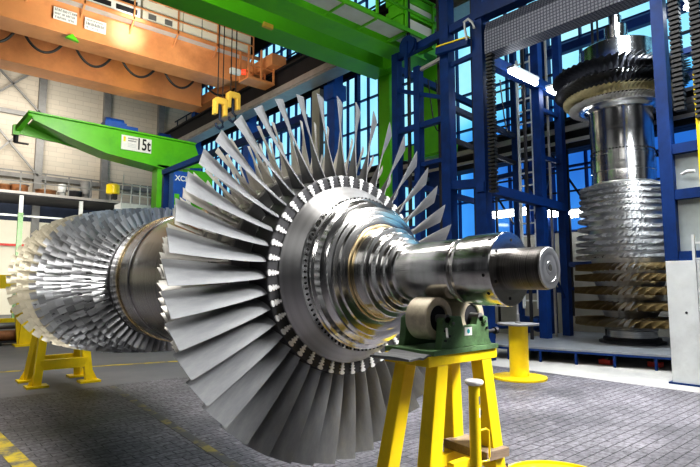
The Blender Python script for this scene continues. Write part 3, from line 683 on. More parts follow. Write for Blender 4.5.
# upper crane runway
ru = MB(); ru.b2((13.9, -10, 10.95), (14.1, WY, 12.3)); ru.b2((13.7, -10, 12.2), (14.9, WY, 12.3)); struct(ru.build('trim_21', M['dark']))
struct(MB().b2((13.6, -10, 10.88), (14.4, WY, 10.96)).b2((13.55, -10, 10.96), (13.6, WY, 11.25)).build('trim_22', M['rail']))
t = MB()
for k in range(30):
    y_ = -8 + 1.5 * k; t.b2((14.6, y_, 12.3), (14.66, y_ + .06, 13.4))
for z_ in (12.8, 13.35): t.b2((14.6, -10, z_), (14.66, WY, z_ + .06))
struct(t.build('trim_23', M['darkb']))
# lower runway in front of the glazing
lr = MB(); lr.b2((15.0, -10, 5.7), (15.2, 16.4, 6.55)); lr.b2((14.8, -10, 6.5), (15.4, 16.4, 6.6)); lr.b2((14.8, -10, 5.65), (15.4, 16.4, 5.72)); struct(lr.build('trim_24', M['dark']))
struct(MB().b2((14.5, -10, 6.1), (14.6, 16.4, 6.25)).b2((14.5, -10, 5.75), (14.55, 16.4, 5.85)).build('trim_25', M['rail']))

# back wall steelwork
k_ = 26
for px in (-25, 39, 105, 160):
    X_ = on('y', WY - .3, px, 160).x
    struct(MB().b2((X_ - .2, WY - .35, 0), (X_ + .2, WY, 18.5)).build('pillar_%d' % k_, M['grey'])); k_ += 1
for z_, m_ in ((8.15, 'grey'), (11.9, 'grey'), (15.2, 'dark')):
    struct(MB().b2((-14, WY - .22, z_ - .13), (WX, WY, z_ + .13)).build('trim_%d' % k_, M[m_])); k_ += 1
xa = on('y', WY - .3, -25, 160).x; xb = on('y', WY - .3, 39, 160).x; xc = on('y', WY - .3, 105, 160).x
for a_, b_ in (((xa, 11.9), (xb, 8.2)), ((xa, 8.2), (xb, 11.9)), ((xa, 15.1), (xb, 12)), ((xa, 12), (xb, 15.1))):
    struct(MB().bar((a_[0], WY - .3, a_[1]), (b_[0], WY - .3, b_[1]), .10).build('trim_%d' % k_, M['grey'])); k_ += 1
struct(MB().b2((-14, WY - .1, 0), (9.6, WY - .02, 5.45)).build('trim_%d' % k_, M['cream_wall'])); k_ += 1
struct(MB().b2((-14, WY - .12, 5.45), (WX, WY - .02, 6.55)).build('trim_%d' % k_, M['darkb'])); k_ += 1

# ================================================================== MEZZANINE
mz = thing('mezzanine', (4, 33, 0), 'grey steel mezzanine gallery with posts and railing along the back wall', 'gallery')
MB().b2((-10, 32, 6.48), (13.2, 35.6, 6.62)).build('deck', M['rail'], mz)
MB().b2((-10, 32.05, 6.40), (13.2, 35.6, 6.48)).build('deck_underside', M['dark'], mz)  # painted dark to stand for the shade under the deck
for x_ in (-3, .8, 4.9, 7.8, 10.6, 12.9):
    MB().b2((x_ - .09, 32.05, 0), (x_ + .09, 32.23, 6.42)).build('post', M['panel'], mz)
rr = MB()
for x_ in [-9 + 1.15 * k for k in range(20)]: rr.b2((x_ - .035, 32.02, 6.62), (x_ + .035, 32.09, 7.72))
for z_ in (7.15, 7.70): rr.b2((-10, 32.02, z_ - .03), (13.2, 32.09, z_ + .03))
rr.build('railing', M['grey'], mz)
MB().b2((-10, 32.3, 5.3), (13, 32.36, 5.4)).build('lower_rail', M['panel'], mz)
MB().b2((-10, 35.0, 3.9), (9, 35.08, 4.03)).build('fire_pipe', M['red'], mz)
gp = on('y', 31.5, 19, 230)
struct(MB().b2((gp.x - .1, 31.3, 0), (gp.x + .12, 31.5, 5.4)).build('pillar_40', M['green_dark']))
for i, (px, w, h, m_, cat, lb) in enumerate(((4, .60, .40, 'brown', 'roll', 'orange brown cable roll on the gallery at its far left end'), (19, .85, .45, 'brown', 'roll', 'wide brown cable roll on the gallery between wall pillars'),
                                             (46, 1.0, .30, 'brown', 'roll', 'low flat rust coloured roll on the gallery deck'), (75, .75, .42, 'dark', 'roll', 'black hose roll on the gallery right of the rust roll'))):
    p = on('y', 33, px, 188); t = thing('cable_roll', (p.x, 33, 6.62), lb, cat)
    MB().lathe([(6.62, .15), (6.62, w / 2), (6.62 + h, w / 2), (6.62 + h, .15)], 28, (p.x, 33, 0), closed=True).build('windings', M[m_], t, smooth=40)
    MB().lathe([(6.62 + h, .10), (6.62 + h, w / 2 + .06), (6.66 + h, w / 2 + .06), (6.66 + h, .10)], 28, (p.x, 33, 0), closed=True).build('end_flange', M['grey'] if i % 2 else M['wood'], t, smooth=40)
for px, w, lb in ((62, .45, 'small pale steel drum on the gallery behind the railing'), (86, .62, 'tall grey steel drum on the gallery near the lift')):
    p = on('y', 33, px, 190); t = thing('steel_drum', (p.x, 33, 6.62), lb, 'drum')
    MB().lathe([(6.62, w / 2), (6.9, w / 2), (6.92, w / 2 + .03), (6.95, w / 2), (6.62 + w * 1.7, w / 2), (6.64 + w * 1.7, .01)], 24, (p.x, 33, 0)).build('body', M['panel'] if w < .5 else M['grey'], t, smooth=40)
    MB().cyl((p.x + .1, 33, 6.62 + w * 1.7), (p.x + .1, 33, 6.68 + w * 1.7), .05, 12).build('bung', M['dark'], t)
# lift
lx = on('y', 30, 136, 195)
lf = thing('lift_platform', (lx.x, 30, 0), 'grey caged lift platform with a pale skirt at the right end of the gallery', 'lift')
MB().b2((lx.x - .95, 29.5, 5.75), (lx.x + .95, 30.6, 6.15)).build('deck', M['panel'], lf)
rr = MB()
for x_ in (-.95, -.45, .05, .5, .95): rr.bar((lx.x + x_, 29.5, 6.15), (lx.x + x_ * .9, 29.5, 7.25 if x_ > -.6 else 7.7), .05)
for z_ in (6.65, 7.2): rr.bar((lx.x - .95, 29.5, z_), (lx.x + .95, 29.5, z_ - .05), .05)
rr.build('railing', M['panel'], lf)
MB().bar((lx.x - .9, 29.9, 0), (lx.x - .6, 29.9, 5.75), .12).bar((lx.x + .2, 29.9, 4.2), (lx.x + .75, 29.9, 5.75), .10).build('strut', M['grey'], lf)
hx = on('y', 29.3, 113, 189)
hoist = thing('hoist', (hx.x, 29.3, hx.z - .4), 'yellow hoist motor with black clamp hanging beside the gallery lift', 'hoist')
MB().lathe([(hx.z - .28, .2), (hx.z - .25, .34), (hx.z + .20, .34), (hx.z + .28, .2)], 20, (hx.x, 29.3, 0)).build('housing', M['yellow'], hoist, smooth=40)
MB().b2((hx.x - .05, 29.15, hx.z - .55), (hx.x + .2, 29.4, hx.z + .1)).build('clamp', M['dark'], hoist)

# ================================================================== ORANGE BRIDGE CRANE
oc = thing('bridge_crane', (6, 25.5, 11.9), 'orange overhead bridge crane with two box girders and looping cables', 'crane')
MB().b2((-8, 23.4, 12.0), (12.3, 24.5, 13.95)).b2((-8, 23.3, 11.97), (12.3, 24.6, 12.03)).build('girder', M['orange'], oc)
MB().b2((-8, 28.0, 12.0), (12.9, 29.1, 13.9)).b2((-8, 27.9, 11.97), (12.9, 29.2, 12.03)).build('girder', M['orange'], oc)
MB().prism([(12.3, 12.0), (13.9, 12.5), (13.9, 13.3), (12.3, 13.55)], 23.5, 24.4).build('girder_end', M['orange'], oc)
MB().b2((13.2, 20.9, 12.32), (14.0, 30, 12.9)).build('end_carriage', M['orange'], oc)
WF = 22.9
WZ = on('y', WF, 190, 38).z
MB().b2((-8, WF, WZ), (13.3, 23.4, WZ + .06)).build('walkway', M['panel'], oc)
rr = MB(); rr.b2((-8, WF - .06, WZ - .04), (13.9, WF, WZ + .14))
for k in range(6):
    x_ = 3.3 + 2.0 * k; rr.b2((x_ - .03, WF - .06, WZ), (x_ + .03, WF, WZ + 1.15)); rr.bar((x_, WF, WZ - .02), (x_, 23.42, WZ - .45), .07)
for z_ in (.62, 1.15): rr.b2((2.5, WF - .06, WZ + z_ - .025), (13.3, WF, WZ + z_ + .025))
rr.build('railing', M['orange'], oc)
for x0, x1, m_ in ((5.3, 7.6, 'white'), (7.7, 9.55, 'cream_wall'), (9.6, 11.4, 'cream_wall'), (11.45, 13.2, 'cream_wall')):
    cb = MB().b2((x0, WF + .08, WZ + .1), (x1, 23.5, WZ + 1.75)).build('cabinet', M[m_], oc, bevel=.01)
    yv = WF + .06
    if x0 < 6:
        for q in range(2):
            for h in range(4): MB().b2((x0 + .15 + q * 1.1, yv, WZ + .3 + h * .36), (x0 + 1.05 + q * 1.1, yv + .03, WZ + .52 + h * .36)).build('vent', M['dark'], cb)
    elif x0 < 8:
        for q in range(2):
            for h in range(2): MB().b2((x0 + .25 + q * .75, yv, WZ + .3 + h * .85), (x0 + .6 + q * .75, yv + .03, WZ + .55 + h * .85)).build('vent', M['grey'], cb)
    else:
        MB().b2((x0 + .9, yv + .01, WZ + .2), (x0 + .93, yv + .03, WZ + 1.7)).build('door_seam', M['grey'], cb)
cg = MB(); 
for x_ in (12.2, 12.9, 13.6):
    for y_ in (21.4, 22.2): cg.b2((x_ - .04, y_ - .04, 11.55), (x_ + .04, y_ + .04, 13.1))
for z_ in (11.6, 12.2): 
    for y_ in (21.4, 22.2): cg.b2((12.2, y_ - .03, z_ - .03), (13.6, y_ + .03, z_ + .03))
cg.b2((12.15, 21.35, 11.5), (13.65, 22.25, 11.58)); cg.build('service_cage', M['orange'], oc)
MB().cyl((11.9, 21.5, 11.75), (12.05, 21.4, 11.75), .12, 16).build('red_lamp', emis('red_glow', (.9, .05, .02), 1.5), oc)
MB().b2((11.3, 21.4, 11.55), (11.8, 21.6, 11.8)).build('control_box', M['white'], oc)
# festoon loops
loops = [((-22, 18), (18, 25), (0, 42)), ((21.6, 26.5), (66, 39), (45, 52.5)), ((73, 40.5), (114, 53), (90, 65.5)), ((119.5, 54), (157.6, 64.7), (139.4, 77)), ((162.6, 66.4), (196.5, 75.7), (179.2, 87.6)), ((200.8, 77), (236, 86), (218, 95))]
for a_, b_, m_ in loops:
    A1 = on('y', 24.9, *a_); B1 = on('y', 24.9, *b_); z0 = 11.95; L_ = B1.x - A1.x
    zb = on('y', 24.9, *m_).z; xm = on('y', 24.9, *m_).x
    za = max(A1.z, 12.0); zb_ = max(B1.z, 12.0)
    pts = []
    for k in range(17):
        f = k / 16; z = za + (zb_ - za) * f - ((za + zb_) / 2 - zb) * (1 - (2 * f - 1) ** 2) ** .85
        pts.append((A1.x + L_ * f, 24.9, z))
    MB().tube(pts, .055, 8).build('festoon_cable', M['black'], oc, smooth=60)
def sign(x0, x1, z0, z1, y, rows, parent, nm='sign_board', m='white'):
    s_ = MB().b2((x0, y - .025, z0), (x1, y, z1)).build(nm, M[m], parent)
    rnd = random.Random(int(x0 * 100)); t = MB(); n = len(rows)
    for i, (segs, hh) in enumerate(rows):
        zc = z1 - (z1 - z0) * (i + .62) / (n + .25)
        for a, b in segs:
            x = x0 + (x1 - x0) * a; xe = x0 + (x1 - x0) * b
            while x < xe:
                w = rnd.uniform(.3, .55) * hh; k = rnd.random()
                t.b2((x, y - .03, zc - hh / 2), (x + w * .35, y - .026, zc + hh / 2))
                if k > .3: t.b2((x, y - .03, zc + hh * (.5 if k > .6 else .1) - w * .2), (x + w, y - .026, zc + hh * (.5 if k > .6 else .1)))
                if k < .7: t.b2((x + w * .7, y - .03, zc - hh / 2), (x + w, y - .026, zc + hh * .2))
                x += w + hh * .22
    t.build('worn_lettering', M['dark'], s_); return s_
sign(4.25, 5.12, 12.46, 12.98, 23.28, [([(.06, .55), (.63, .94)], .11), ([(.06, .28), (.36, .46), (.54, .92)], .09), ([(.08, .52), (.64, .86)], .09)], oc)
sign(5.42, 6.27, 12.42, 12.94, 23.28, [([(.10, .85)], .07), ([(.06, .30), (.36, .60), (.66, .95)], .14), ([(.08, .18), (.30, .4), (.5, .62)], .07)], oc)
gl = on('y', 23.2, 72, 38)
tag(MB().prism([(gl.x - .25, gl.z - .05), (gl.x + .25, gl.z - .12), (gl.x + .0, gl.z + .15)], 23.1, 23.28).build('green_bracket', M['green'], oc))
# hooks and ropes
for (px, py, lb) in ((220, 107, 'yellow crane hook block, the left one of two hanging above the blades'), (233, 101, 'yellow crane hook block, the right one of two hanging above the blades')):
    p = on('y', 20.5, px, py); t = thing('hook_block', (p.x, 20.5, p.z - .35), lb, 'hook')
    MB().prism([(p.x - .30, p.z - .38), (p.x - .30, p.z + .30), (p.x - .22, p.z + .38), (p.x + .22, p.z + .38), (p.x + .30, p.z + .30), (p.x + .30, p.z - .38), (p.x + .16, p.z - .38), (p.x + .14, p.z + .10), (p.x - .14, p.z + .10), (p.x - .16, p.z - .38)], 20.35, 20.65).build('housing', M['gold'], t, bevel=.02)
    MB().tube([(p.x, 20.5, p.z + .1), (p.x, 20.5, p.z - .55), (p.x + .15, 20.5, p.z - .65), (p.x + .16, 20.5, p.z - .85), (p.x, 20.5, p.z - .97), (p.x - .16, 20.5, p.z - .88), (p.x - .17, 20.5, p.z - .75)], .06).build('hook', M['darkb'], t, smooth=60)
    for dx in (-.12, .12): MB().cyl((p.x + dx, 20.5, p.z + .35), (p.x + dx, 20.5, 16.6), .022, 6).build('rope', M['black'], t)

# ================================================================== GREEN 15 t SEMI-PORTAL CRANE, FAR LEFT
gj = thing('jib_crane', (11, 26.4, 0), 'green jib crane with a white 15t sign and a blue motor on top', 'crane')
def pxy(Y, *q):
    return [(on('y', Y, *p).x, on('y', Y, *p).z) for p in q]
MB().prism(pxy(26, (29, 112), (112, 127), (195, 145), (203, 168), (162, 168), (105, 152), (70, 137), (33, 119)), 26.0, 26.12).build('boom', M['green'], gj)
MB().prism(pxy(26, (28, 111), (195, 143.5), (195, 145), (28, 112.5)), 25.85, 26.5).build('boom_flange', M['green'], gj)
MB().prism(pxy(26, (33, 119), (70, 137), (105, 152), (162, 168), (162, 169), (105, 153.5), (70, 138.5), (33, 120.5)), 25.85, 27.1).build('boom_flange', M['green'], gj)
MB().prism(pxy(27, (15, 124), (40, 124), (105, 146), (180, 150), (180, 168), (105, 157), (60, 143), (15, 133)), 27.0, 27.1).build('boom_box', M['green'], gj)
e_ = MB(); e_.bar((4.1, 26.0, 9.1), (3.75, 26.95, 8.5), .22, .2); e_.b2((3.6, 26.8, 8.3), (3.85, 27.1, 8.75)); e_.build('end_frame', M['green'], gj)
MB().cyl((3.75, 26.95, 8.35), (3.75, 26.95, 8.0), .1, 12).b2((3.7, 26.9, 7.95), (4.25, 27.0, 8.02)).build('limit_switch', M['dark'], gj)
MB().b2((9.75, 26.0, 0), (10.35, 26.7, 7.75)).build('column', M['green'], gj)
MB().b2((11.2, 26.3, 0), (12.9, 26.9, 7.8)).build('column_web', M['green'], gj)
sb = MB().b2((7.93, 25.93, 8.22), (9.38, 25.99, 8.93)).build('sign_board', M['white'], gj)
text('15t', 'lettering', M['black'], sb, (8.98, 25.915, 8.57), .80, (R(90), 0, 0), .004, .66, .014)
MB().b2((8.02, 25.92, 8.62), (8.12, 25.93, 8.86)).build('yellow_mark', M['yellow'], sb)
t = MB()
for r_, (a, b) in enumerate(((8.24, 8.66), (8.24, 8.64))): 
    x = a
    while x < b: t.b2((x, 25.92, 8.77 - .11 * r_), (x + .035, 25.929, 8.83 - .11 * r_)); x += .05
t.build('small_print', M['grey'], sb)
t = MB()
for r_ in range(3): t.b2((8.24, 25.92, 8.52 - .07 * r_), (8.62, 25.929, 8.54 - .07 * r_))
t.build('small_print', M['panel'], sb)
mt_ = thing('winch_motor', (7.4, 26.4, 9.5), 'blue ribbed winch motor mounted on top of the green jib boom', 'motor')
MB().b2((7.2, 26.1, 9.24), (8.2, 26.8, 9.55)).cyl((7.25, 26.4, 9.5), (8.1, 26.4, 9.5), .28, 16).build('body', M['blue_bright'], mt_)
MB().b2((8.2, 26.1, 9.24), (8.75, 26.5, 9.45)).build('gear_box', M['blue_bright'], mt_)
mt2 = thing('winch_motor', (10.2, 26.4, 9.6), 'small dark blue motor on the green jib boom, nearer its column', 'motor')
MB().b2((9.8, 26.2, 9.02), (10.6, 26.6, 9.35)).cyl((9.9, 26.4, 9.38), (10.5, 26.4, 9.38), .14, 14).build('body', M['blue'], mt2)
# blue portal in front of its column + control cabinet
bpz = thing('steel_portal', (9.6, 22.0, 0), 'dark blue steel portal frame in front of the green jib crane column', 'frame')
a1 = on('y', 22, 166, 173); a2 = on('y', 22, 166, 215)
MB().b2((a1.x - .12, 21.9, 0), (a1.x + .12, 22.1, a1.z)).build('post', M['blue'], bpz)
MB().bar((a1.x - .1, 22, a1.z), (a1.x + .1, 12, a1.z), .18, .22).build('beam', M['blue'], bpz)
MB().b2((a1.x, 11.9, 0), (a1.x + .22, 12.1, a1.z)).build('post', M['blue'], bpz)
cp_ = on('y', 25, 180, 183)
cc = thing('control_cabinet', (cp_.x, 25, 0), 'bright blue control cabinet with white lettering behind the portal frame', 'cabinet')
MB().b2((cp_.x - .42, 24.8, 0), (cp_.x + .45, 25.3, cp_.z + .55)).build('body', M['blue_bright'], cc)
MB().b2((cp_.x - .35, 24.79, 3.5), (cp_.x - .1, 24.81, cp_.z - .6)).build('green_strip', M['green'], cc)
MB().b2((cp_.x + .1, 24.79, cp_.z - 1.1), (cp_.x + .5, 24.81, cp_.z - .9)).b2((cp_.x + .1, 24.79, cp_.z - 1.5), (cp_.x + .5, 24.81, cp_.z - 1.35)).build('white_stripe', M['white'], cc)
text('XCL', 'lettering', M['white'], cc, (cp_.x + .0, 24.78, cp_.z + .18), .36, (R(90), 0, 0), .003, 1.0, .008)

# ================================================================== GREEN OVERHEAD GANTRY CRANE
gc = thing('gantry_crane', (12, 10.9, 5.7), 'bright green overhead gantry crane with twin girders crossing above the big blades', 'crane')
MB().b2((-6, 11.7, 8.62), (11.9, 12.3, 9.32)).b2((-6, 11.55, 8.56), (11.9, 12.35, 8.63)).build('girder', M['green'], gc)
MB().b2((-6, 9.95, 8.36), (11.6, 10.5, 8.98)).b2((-6, 9.85, 8.32), (11.6, 10.55, 8.37)).build('girder', M['green'], gc)
MB().prism([(11.6, 8.60), (12.35, 8.60), (12.35, 9.3), (11.6, 9.3)], 9.9, 12.3).build('end_beam', M['green'], gc)
MB().b2((11.85, 11.65, 0), (12.15, 12.15, 8.6)).build('leg', M['green'], gc)
MB().prism([(9.65, 5.5), (10.30, 5.5), (10.35, 8.4), (9.5, 8.4)], 11.95, 12.25, 'YZ').build('leg', M['green'], gc)
MB().b2((11.9, 9.3, 5.55), (12.3, 11.1, 5.95)).build('end_carriage', M['green'], gc)
wk = MB()
MB().b2((-6, 9.2, 8.44), (11.2, 9.75, 8.48)).build('walkway', M['panel'], gc)
rr = MB(); rr.b2((-6, 9.14, 8.42), (11.2, 9.2, 8.54))
for k in range(16):
    x_ = -5.4 + 1.1 * k; rr.b2((x_ - .03, 9.14, 8.5), (x_ + .03, 9.2, 9.6)); rr.bar((x_, 9.2, 8.42), (x_, 9.95, 8.42), .05)
for z_ in (9.05, 9.6): rr.b2((-6, 9.14, z_ - .03), (11.2, 9.2, z_ + .03))
rr.build('railing', M['green'], gc)
for k in range(3):
    x_ = 9.0 + k * .0; 
MB().b2((9.9, 9.2, 8.95), (11.3, 9.85, 9.15)).b2((9.9, 9.2, 9.35), (11.3, 9.85, 9.55)).b2((9.95, 9.25, 8.35), (10.05, 9.8, 9.5)).b2((11.15, 9.25, 8.35), (11.25, 9.8, 9.5)).build('equipment_rack', M['green'], gc)
MB().b2((10.05, 9.25, 9.15), (11.15, 9.8, 9.35)).b2((10.05, 9.25, 8.6), (11.15, 9.8, 8.9)).build('cable_tray', M['cream_wall'], gc)
pz = on('y', 11.54, 267, 22)
MB().b2((pz.x - .12, 11.50, 8.48), (pz.x + .18, 11.60, 8.60)).build('warning_lamp', M['gold'], gc)

# ================================================================== BLUE STEEL ENCLOSURE FRAME (pit frame)
sf = thing('steel_scaffold', (11.9, 6, 0), 'tall blue steel frame of columns and beams around the upright rotor', 'frame')
def post(x, y, z1, w=.2, m='blue', z0=0, d=None, name='column'): return MB().b2((x - w / 2, y - (d or w) / 2, z0), (x + w / 2, y + (d or w) / 2, z1)).build(name, M[m], sf)
post(10, 9.55, 7.9, .2); post(10, 8.78, 7.3, .19)
post(10, 7.83, 12, .26); post(10, 6.88, 12, .22, d=.28)
p5 = post(10.05, 3.13, 12, .2, z0=2.05)
post(12.58, 6.9, 9.2, .22); post(13.7, 6.88, 9.2, .2); post(13.6, 8.2, 9.2, .16); post(14.2, 9.6, 9, .18)
post(15.2, 8.1, 9.5, .22); post(15.2, 5.9, 9.5, .2); post(15.2, 3.2, 9.5, .2)
def beam(a, b, w=.2, h=.22, m='blue'): return MB().bar(a, b, w, h).build('beam', M[m], sf)
beam((10, 9.55, 7.8), (10, 6.9, 7.95), .15, .2)
beam((10, 8.78, 7.2), (10, 7.8, 7.3), .08, .08, 'rail')
beam((10, 9.6, 5.72), (10, 7.85, 5.72), .15, .14)
beam((10, 7.83, 4.02), (10, 6.88, 3.95), .2, .2)
beam((9.85, 6.86, 3.84), (13.75, 6.86, 3.74), .2, .22)
beam((9.95, 6.86, 6.92), (15.2, 6.86, 6.92), .22, .26)
beam((10, 6.9, 7.98), (10, -3, 7.90), .3, .34)
beam((10, 7.9, 9.4), (10, -3, 9.4), .3, .3)
beam((12.58, 6.9, 6.9), (15.2, 6.9, 6.9), .2, .2)
beam((15.2, 8.1, 8.9), (15.2, 2, 8.9), .2, .25); beam((13.7, 6.9, 6.9), (15.2, 3.2, 6.9), .15, .18)
beam((15.2, 8.1, 7.6), (15.2, 2, 7.6), .1, .12); beam((15.2, 8.1, 8.2), (15.2, 2, 8.2), .06, .06)
beam((12.5, 7.0, 3.4), (15.2, 8.1, 4.9), .1, .12, 'dark')
beam((13.7, 6.9, 2.2), (15.2, 3.2, 2.2), .12, .14); beam((13.7, 8.1, 1.55), (15.3, 3, 1.55), .08, .08)
beam((13.7, 6.88, 1.5), (13.7, 9.7, 1.4), .08, .1); beam((12.6, 6.9, 2.6), (13.7, 6.9, 1.2), .05, .05)
beam((14.2, 9.6, 4.2), (10, 9.55, 4.4), .12, .16); beam((14.2, 9.6, 7.3), (10, 9.55, 7.5), .14, .18)
beam((14.2, 9.6, 7.3), (14.2, 3, 7.3), .12, .14); beam((14.2, 9.6, 5.0), (13.7, 6.9, 5.0), .12, .14)
beam((10, 7.83, 6.0), (13.6, 8.2, 6.0), .12, .14, 'darkb'); beam((10, 7.83, 5.2), (13.6, 8.2, 5.2), .1, .1, 'dark')
for y_, x_ in ((8.25, 10.2), (7.35, 10.4), (9.2, 10.1)):
    post(x_, y_, 11, .07, 'dark')
post(12.0, 6.95, 9, .06, 'dark'); post(13.2, 6.95, 9, .05, 'rail'); post(14.0, 6.0, 9, .05, 'dark'); post(14.1, 5.9, 9, .04, 'dark'); post(14.15, 5.4, 9, .05, 'dark')
for z_ in (3.96, 3.17): beam((10.05, 3.1, z_), (10.05, -3, z_), .14, .17)
beam((10.05, 3.1, 2.10), (10.05, -3, 2.10), .14, .2)
post(10.05, 2.0, 3.9, .05, 'grey', 2.1); 
rn = random.Random(3)
cl = MB()
for k in range(9):
    x_ = 13.9 + 1.2 * rn.random(); y_ = 4.2 + 6.5 * rn.random(); cl.b2((x_ - .03, y_ - .03, 1.2 * rn.random()), (x_ + .03, y_ + .03, 8 + rn.random()))
for k in range(7):
    z_ = 4.4 + .62 * k; cl.b2((15.0, 2.5, z_), (15.05, 10.5, z_ + .05))
for k in range(5):
    cl.bar((15.0, 4 + 1.3 * k, 3.6), (15.0, 5.2 + 1.3 * k, 5.6), .05)
cl.build('pipe_bundle', M['dark'], sf)
for p_, q_ in (((10, 9.55, 3.1), (10, 8.78, 3.1)), ((10, 9.55, 6.9), (10, 7.83, 6.2)), ((10, 8.78, 4.7), (10, 7.83, 4.7)), ((10.0, 7.83, 7.0), (10.0, 6.88, 7.05))): beam(p_, q_, .09, .1)
for z_ in (5.0, 6.3): beam((12.58, 6.9, z_), (13.7, 6.9, z_), .1, .1)
# infill sheet and white lower panel to the right
MB().b2((10.10, -3, 2.2), (10.13, 3.03, 3.95)).build('infill_sheet', mat('infill', (.34, .38, .38), 0, .35, .15, 2), sf)
MB().cyl((10.0, 2.62, 2.2), (10.0, 2.62, 5.2), .035, 10).build('yellow_pipe', M['yellow'], sf)
MB().tube([(9.98, 2.9, 3.50), (9.95, 2.82, 3.53), (9.95, 2.7, 3.52)], .03).build('door_handle', M['panel'], sf)
wp = thing('lower_panel', (10.05, 2.5, 0), 'pale grey metal panel box below the blue column at right', 'panel')
MB().b2((9.93, 1.4, .02), (10.25, 3.22, 2.04)).build('body', M['panel'], wp, bevel=.01)
MB().b2((9.9, 1.35, 0), (10.3, 3.27, .03)).build('base_plate', M['blue'], wp)
MB().cyl((9.925, 2.95, 1.18), (9.935, 2.95, 1.18), .02, 10).build('lock', M['dark'], wp)
ly = on('x', 9.76, 697, 300).y
ld = thing('ladder', (9.76, ly - .22, 0), 'white step ladder standing at the right edge by the panel box', 'ladder')
for y_ in (ly, ly - .45): MB().b2((9.74, y_ - .02, 0), (9.79, y_ + .02, 2.45)).build('rail', M['panel'], ld)
for k in range(9): MB().b2((9.75, ly - .45, .22 + .26 * k), (9.78, ly, .25 + .26 * k)).build('rung', M['panel'], ld)
# perforated duct
du = thing('cable_duct', (10, 3, 6.9), 'grey perforated sheet duct running under the top beam of the blue frame', 'duct')
MB().b2((9.93, -3, 6.92), (10.35, 6.70, 7.45)).build('casing', M['perf'], du)
MB().prism([(9.93, 7.45), (10.02, 7.70), (10.35, 7.70), (10.35, 7.45)], -3, 6.70).build('lid', M['perf'], du)
# lamps
def lamp(p, q, lb, group=None, r=.07):
    p = Vector(p); q = Vector(q); t = thing('strip_light', (p + q) / 2, lb, 'light', group)
    MB().bar(p + Vector((0, 0, .10)), q + Vector((0, 0, .10)), .2, .06).build('housing', M['panel'], t)
    MB().cyl(p, q, r, 14).build('tube', M['lamp'], t)
lamp((10.75, 6.55, 6.70), (11.9, 6.55, 6.70), 'long glowing strip light under the duct, left of the pair')
lamp((12.55, 6.55, 6.70), (13.3, 6.55, 6.70), 'shorter glowing strip light nearest the upright rotor blades')
for i, (px, py, lb) in enumerate(((508, 213, 'bright strip light beside the ladder, low on the windows'), (552, 213, 'bright strip light between the ladder and the upright rotor'), (576, 213, 'bright strip light touching the outline of the upright rotor'))):
    a_ = on('x', 15.0, px - (14 if i == 0 else 9), py); b_ = on('x', 15.0, px + (17 if i == 0 else 9), py)
    a_.z = b_.z = (a_.z + b_.z) / 2
    lamp(a_, b_, lb, r=.13)
lamp(on('x', 14.5, 443, 218), on('x', 14.5, 456, 218), 'small dim strip light low between the big blade tips and the blue frame', r=.05)
lamp(on('x', 10.6, 686, 6), on('x', 10.6, 700, 10), 'white strip light at the top right corner above the cable chain', r=.07)
# cable chains
for x_, y_, z0, z1, lb in ((10.0, 2.86, 4.6, 9.5, 'black cable chain hanging right beside the blue column'), (10.0, 2.55, 4.4, 9.5, 'black cable chain hanging at the right edge of the photo'), (10.02, 6.6, 3.7, 6.9, 'black cable chain hanging below the left end of the duct')):
    t = MB(); z = z0
    while z < z1:
        t.b2((x_ - .09, y_ - .08, z), (x_ + .05, y_ + .08, z + .05)); z += .085
    t.b2((x_ - .04, y_ - .06, z0), (x_ + .03, y_ + .06, z1))
    tag(t.build('cable_chain', M['black']), lb, 'cable chain')
# yellow-edged arm and hose on column
ar = thing('swing_arm', (10, 8.2, 7.0), 'blue swing arm with a yellow edge fixed to the blue columns', 'arm')
a_ = on('x', 9.75, 437, 52); b_ = on('x', 9.75, 469, 42)
MB().bar(a_, b_, .12, .16).build('arm_beam', M['blue'], ar)
MB().bar(a_ + Vector((0, 0, .12)), b_ + Vector((0, 0, .12)), .1, .03).build('yellow_edge', M['yellow'], ar)
p_ = [on('x', 9.7, *q) for q in ((467, 40), (465, 30), (464, 22), (468, 19), (472, 22), (474, 28))]
MB().tube(p_, .03).build('hose', M['panel'], ar, smooth=60)
# ladder in frame
l2 = thing('ladder', (13.6, 7.9, 0), 'tall grey fixed ladder rising beside the blue columns', 'ladder')
y1 = on('x', 13.4, 519, 150).y; y2 = on('x', 13.4, 533, 150).y
for y_ in (y1, y2): MB().b2((13.38, y_ - .03, 1.0), (13.44, y_ + .03, 8.2)).build('rail', M['panel'], l2)
for k in range(20): MB().b2((13.39, min(y1, y2), 1.2 + .36 * k), (13.43, max(y1, y2), 1.24 + .36 * k)).build('rung', M['panel'], l2)
# pulley on frame top
pu = thing('pulley', (9.8, 8.9, 7.5), 'round dark blue pulley wheel on top of the blue frame', 'pulley')
pc = on('x', 9.8, 408, 46)
MB().lathe([(9.74, .03), (9.74, .26), (9.78, .24), (9.82, .24), (9.86, .26), (9.86, .03)], 28, (0, pc.y, pc.z), 'X', closed=True).build('wheel', M['blue'], pu, smooth=30)
MB().b2((9.70, pc.y - .05, pc.z - .9), (9.73, pc.y + .05, pc.z + .1)).build('bracket', M['blue'], pu)

# loose cables on windows
for i, (px, dx) in enumerate(((428, 12), (436, 8), (500, 10))):
    a_ = on('x', 10.6, px, 80); b_ = on('x', 10.6, px + dx, 130)
    pts = [a_.lerp(b_, f) + Vector((0, 0, -.5 * math.sin(PI * f))) for f in [k / 10 for k in range(11)]]
    tag(MB().tube(pts, .018, 6).build('hanging_cable', M['black'], None, smooth=60), 'thin black cable sagging between blue frame columns', 'cable', 'sagging cables in the blue frame')

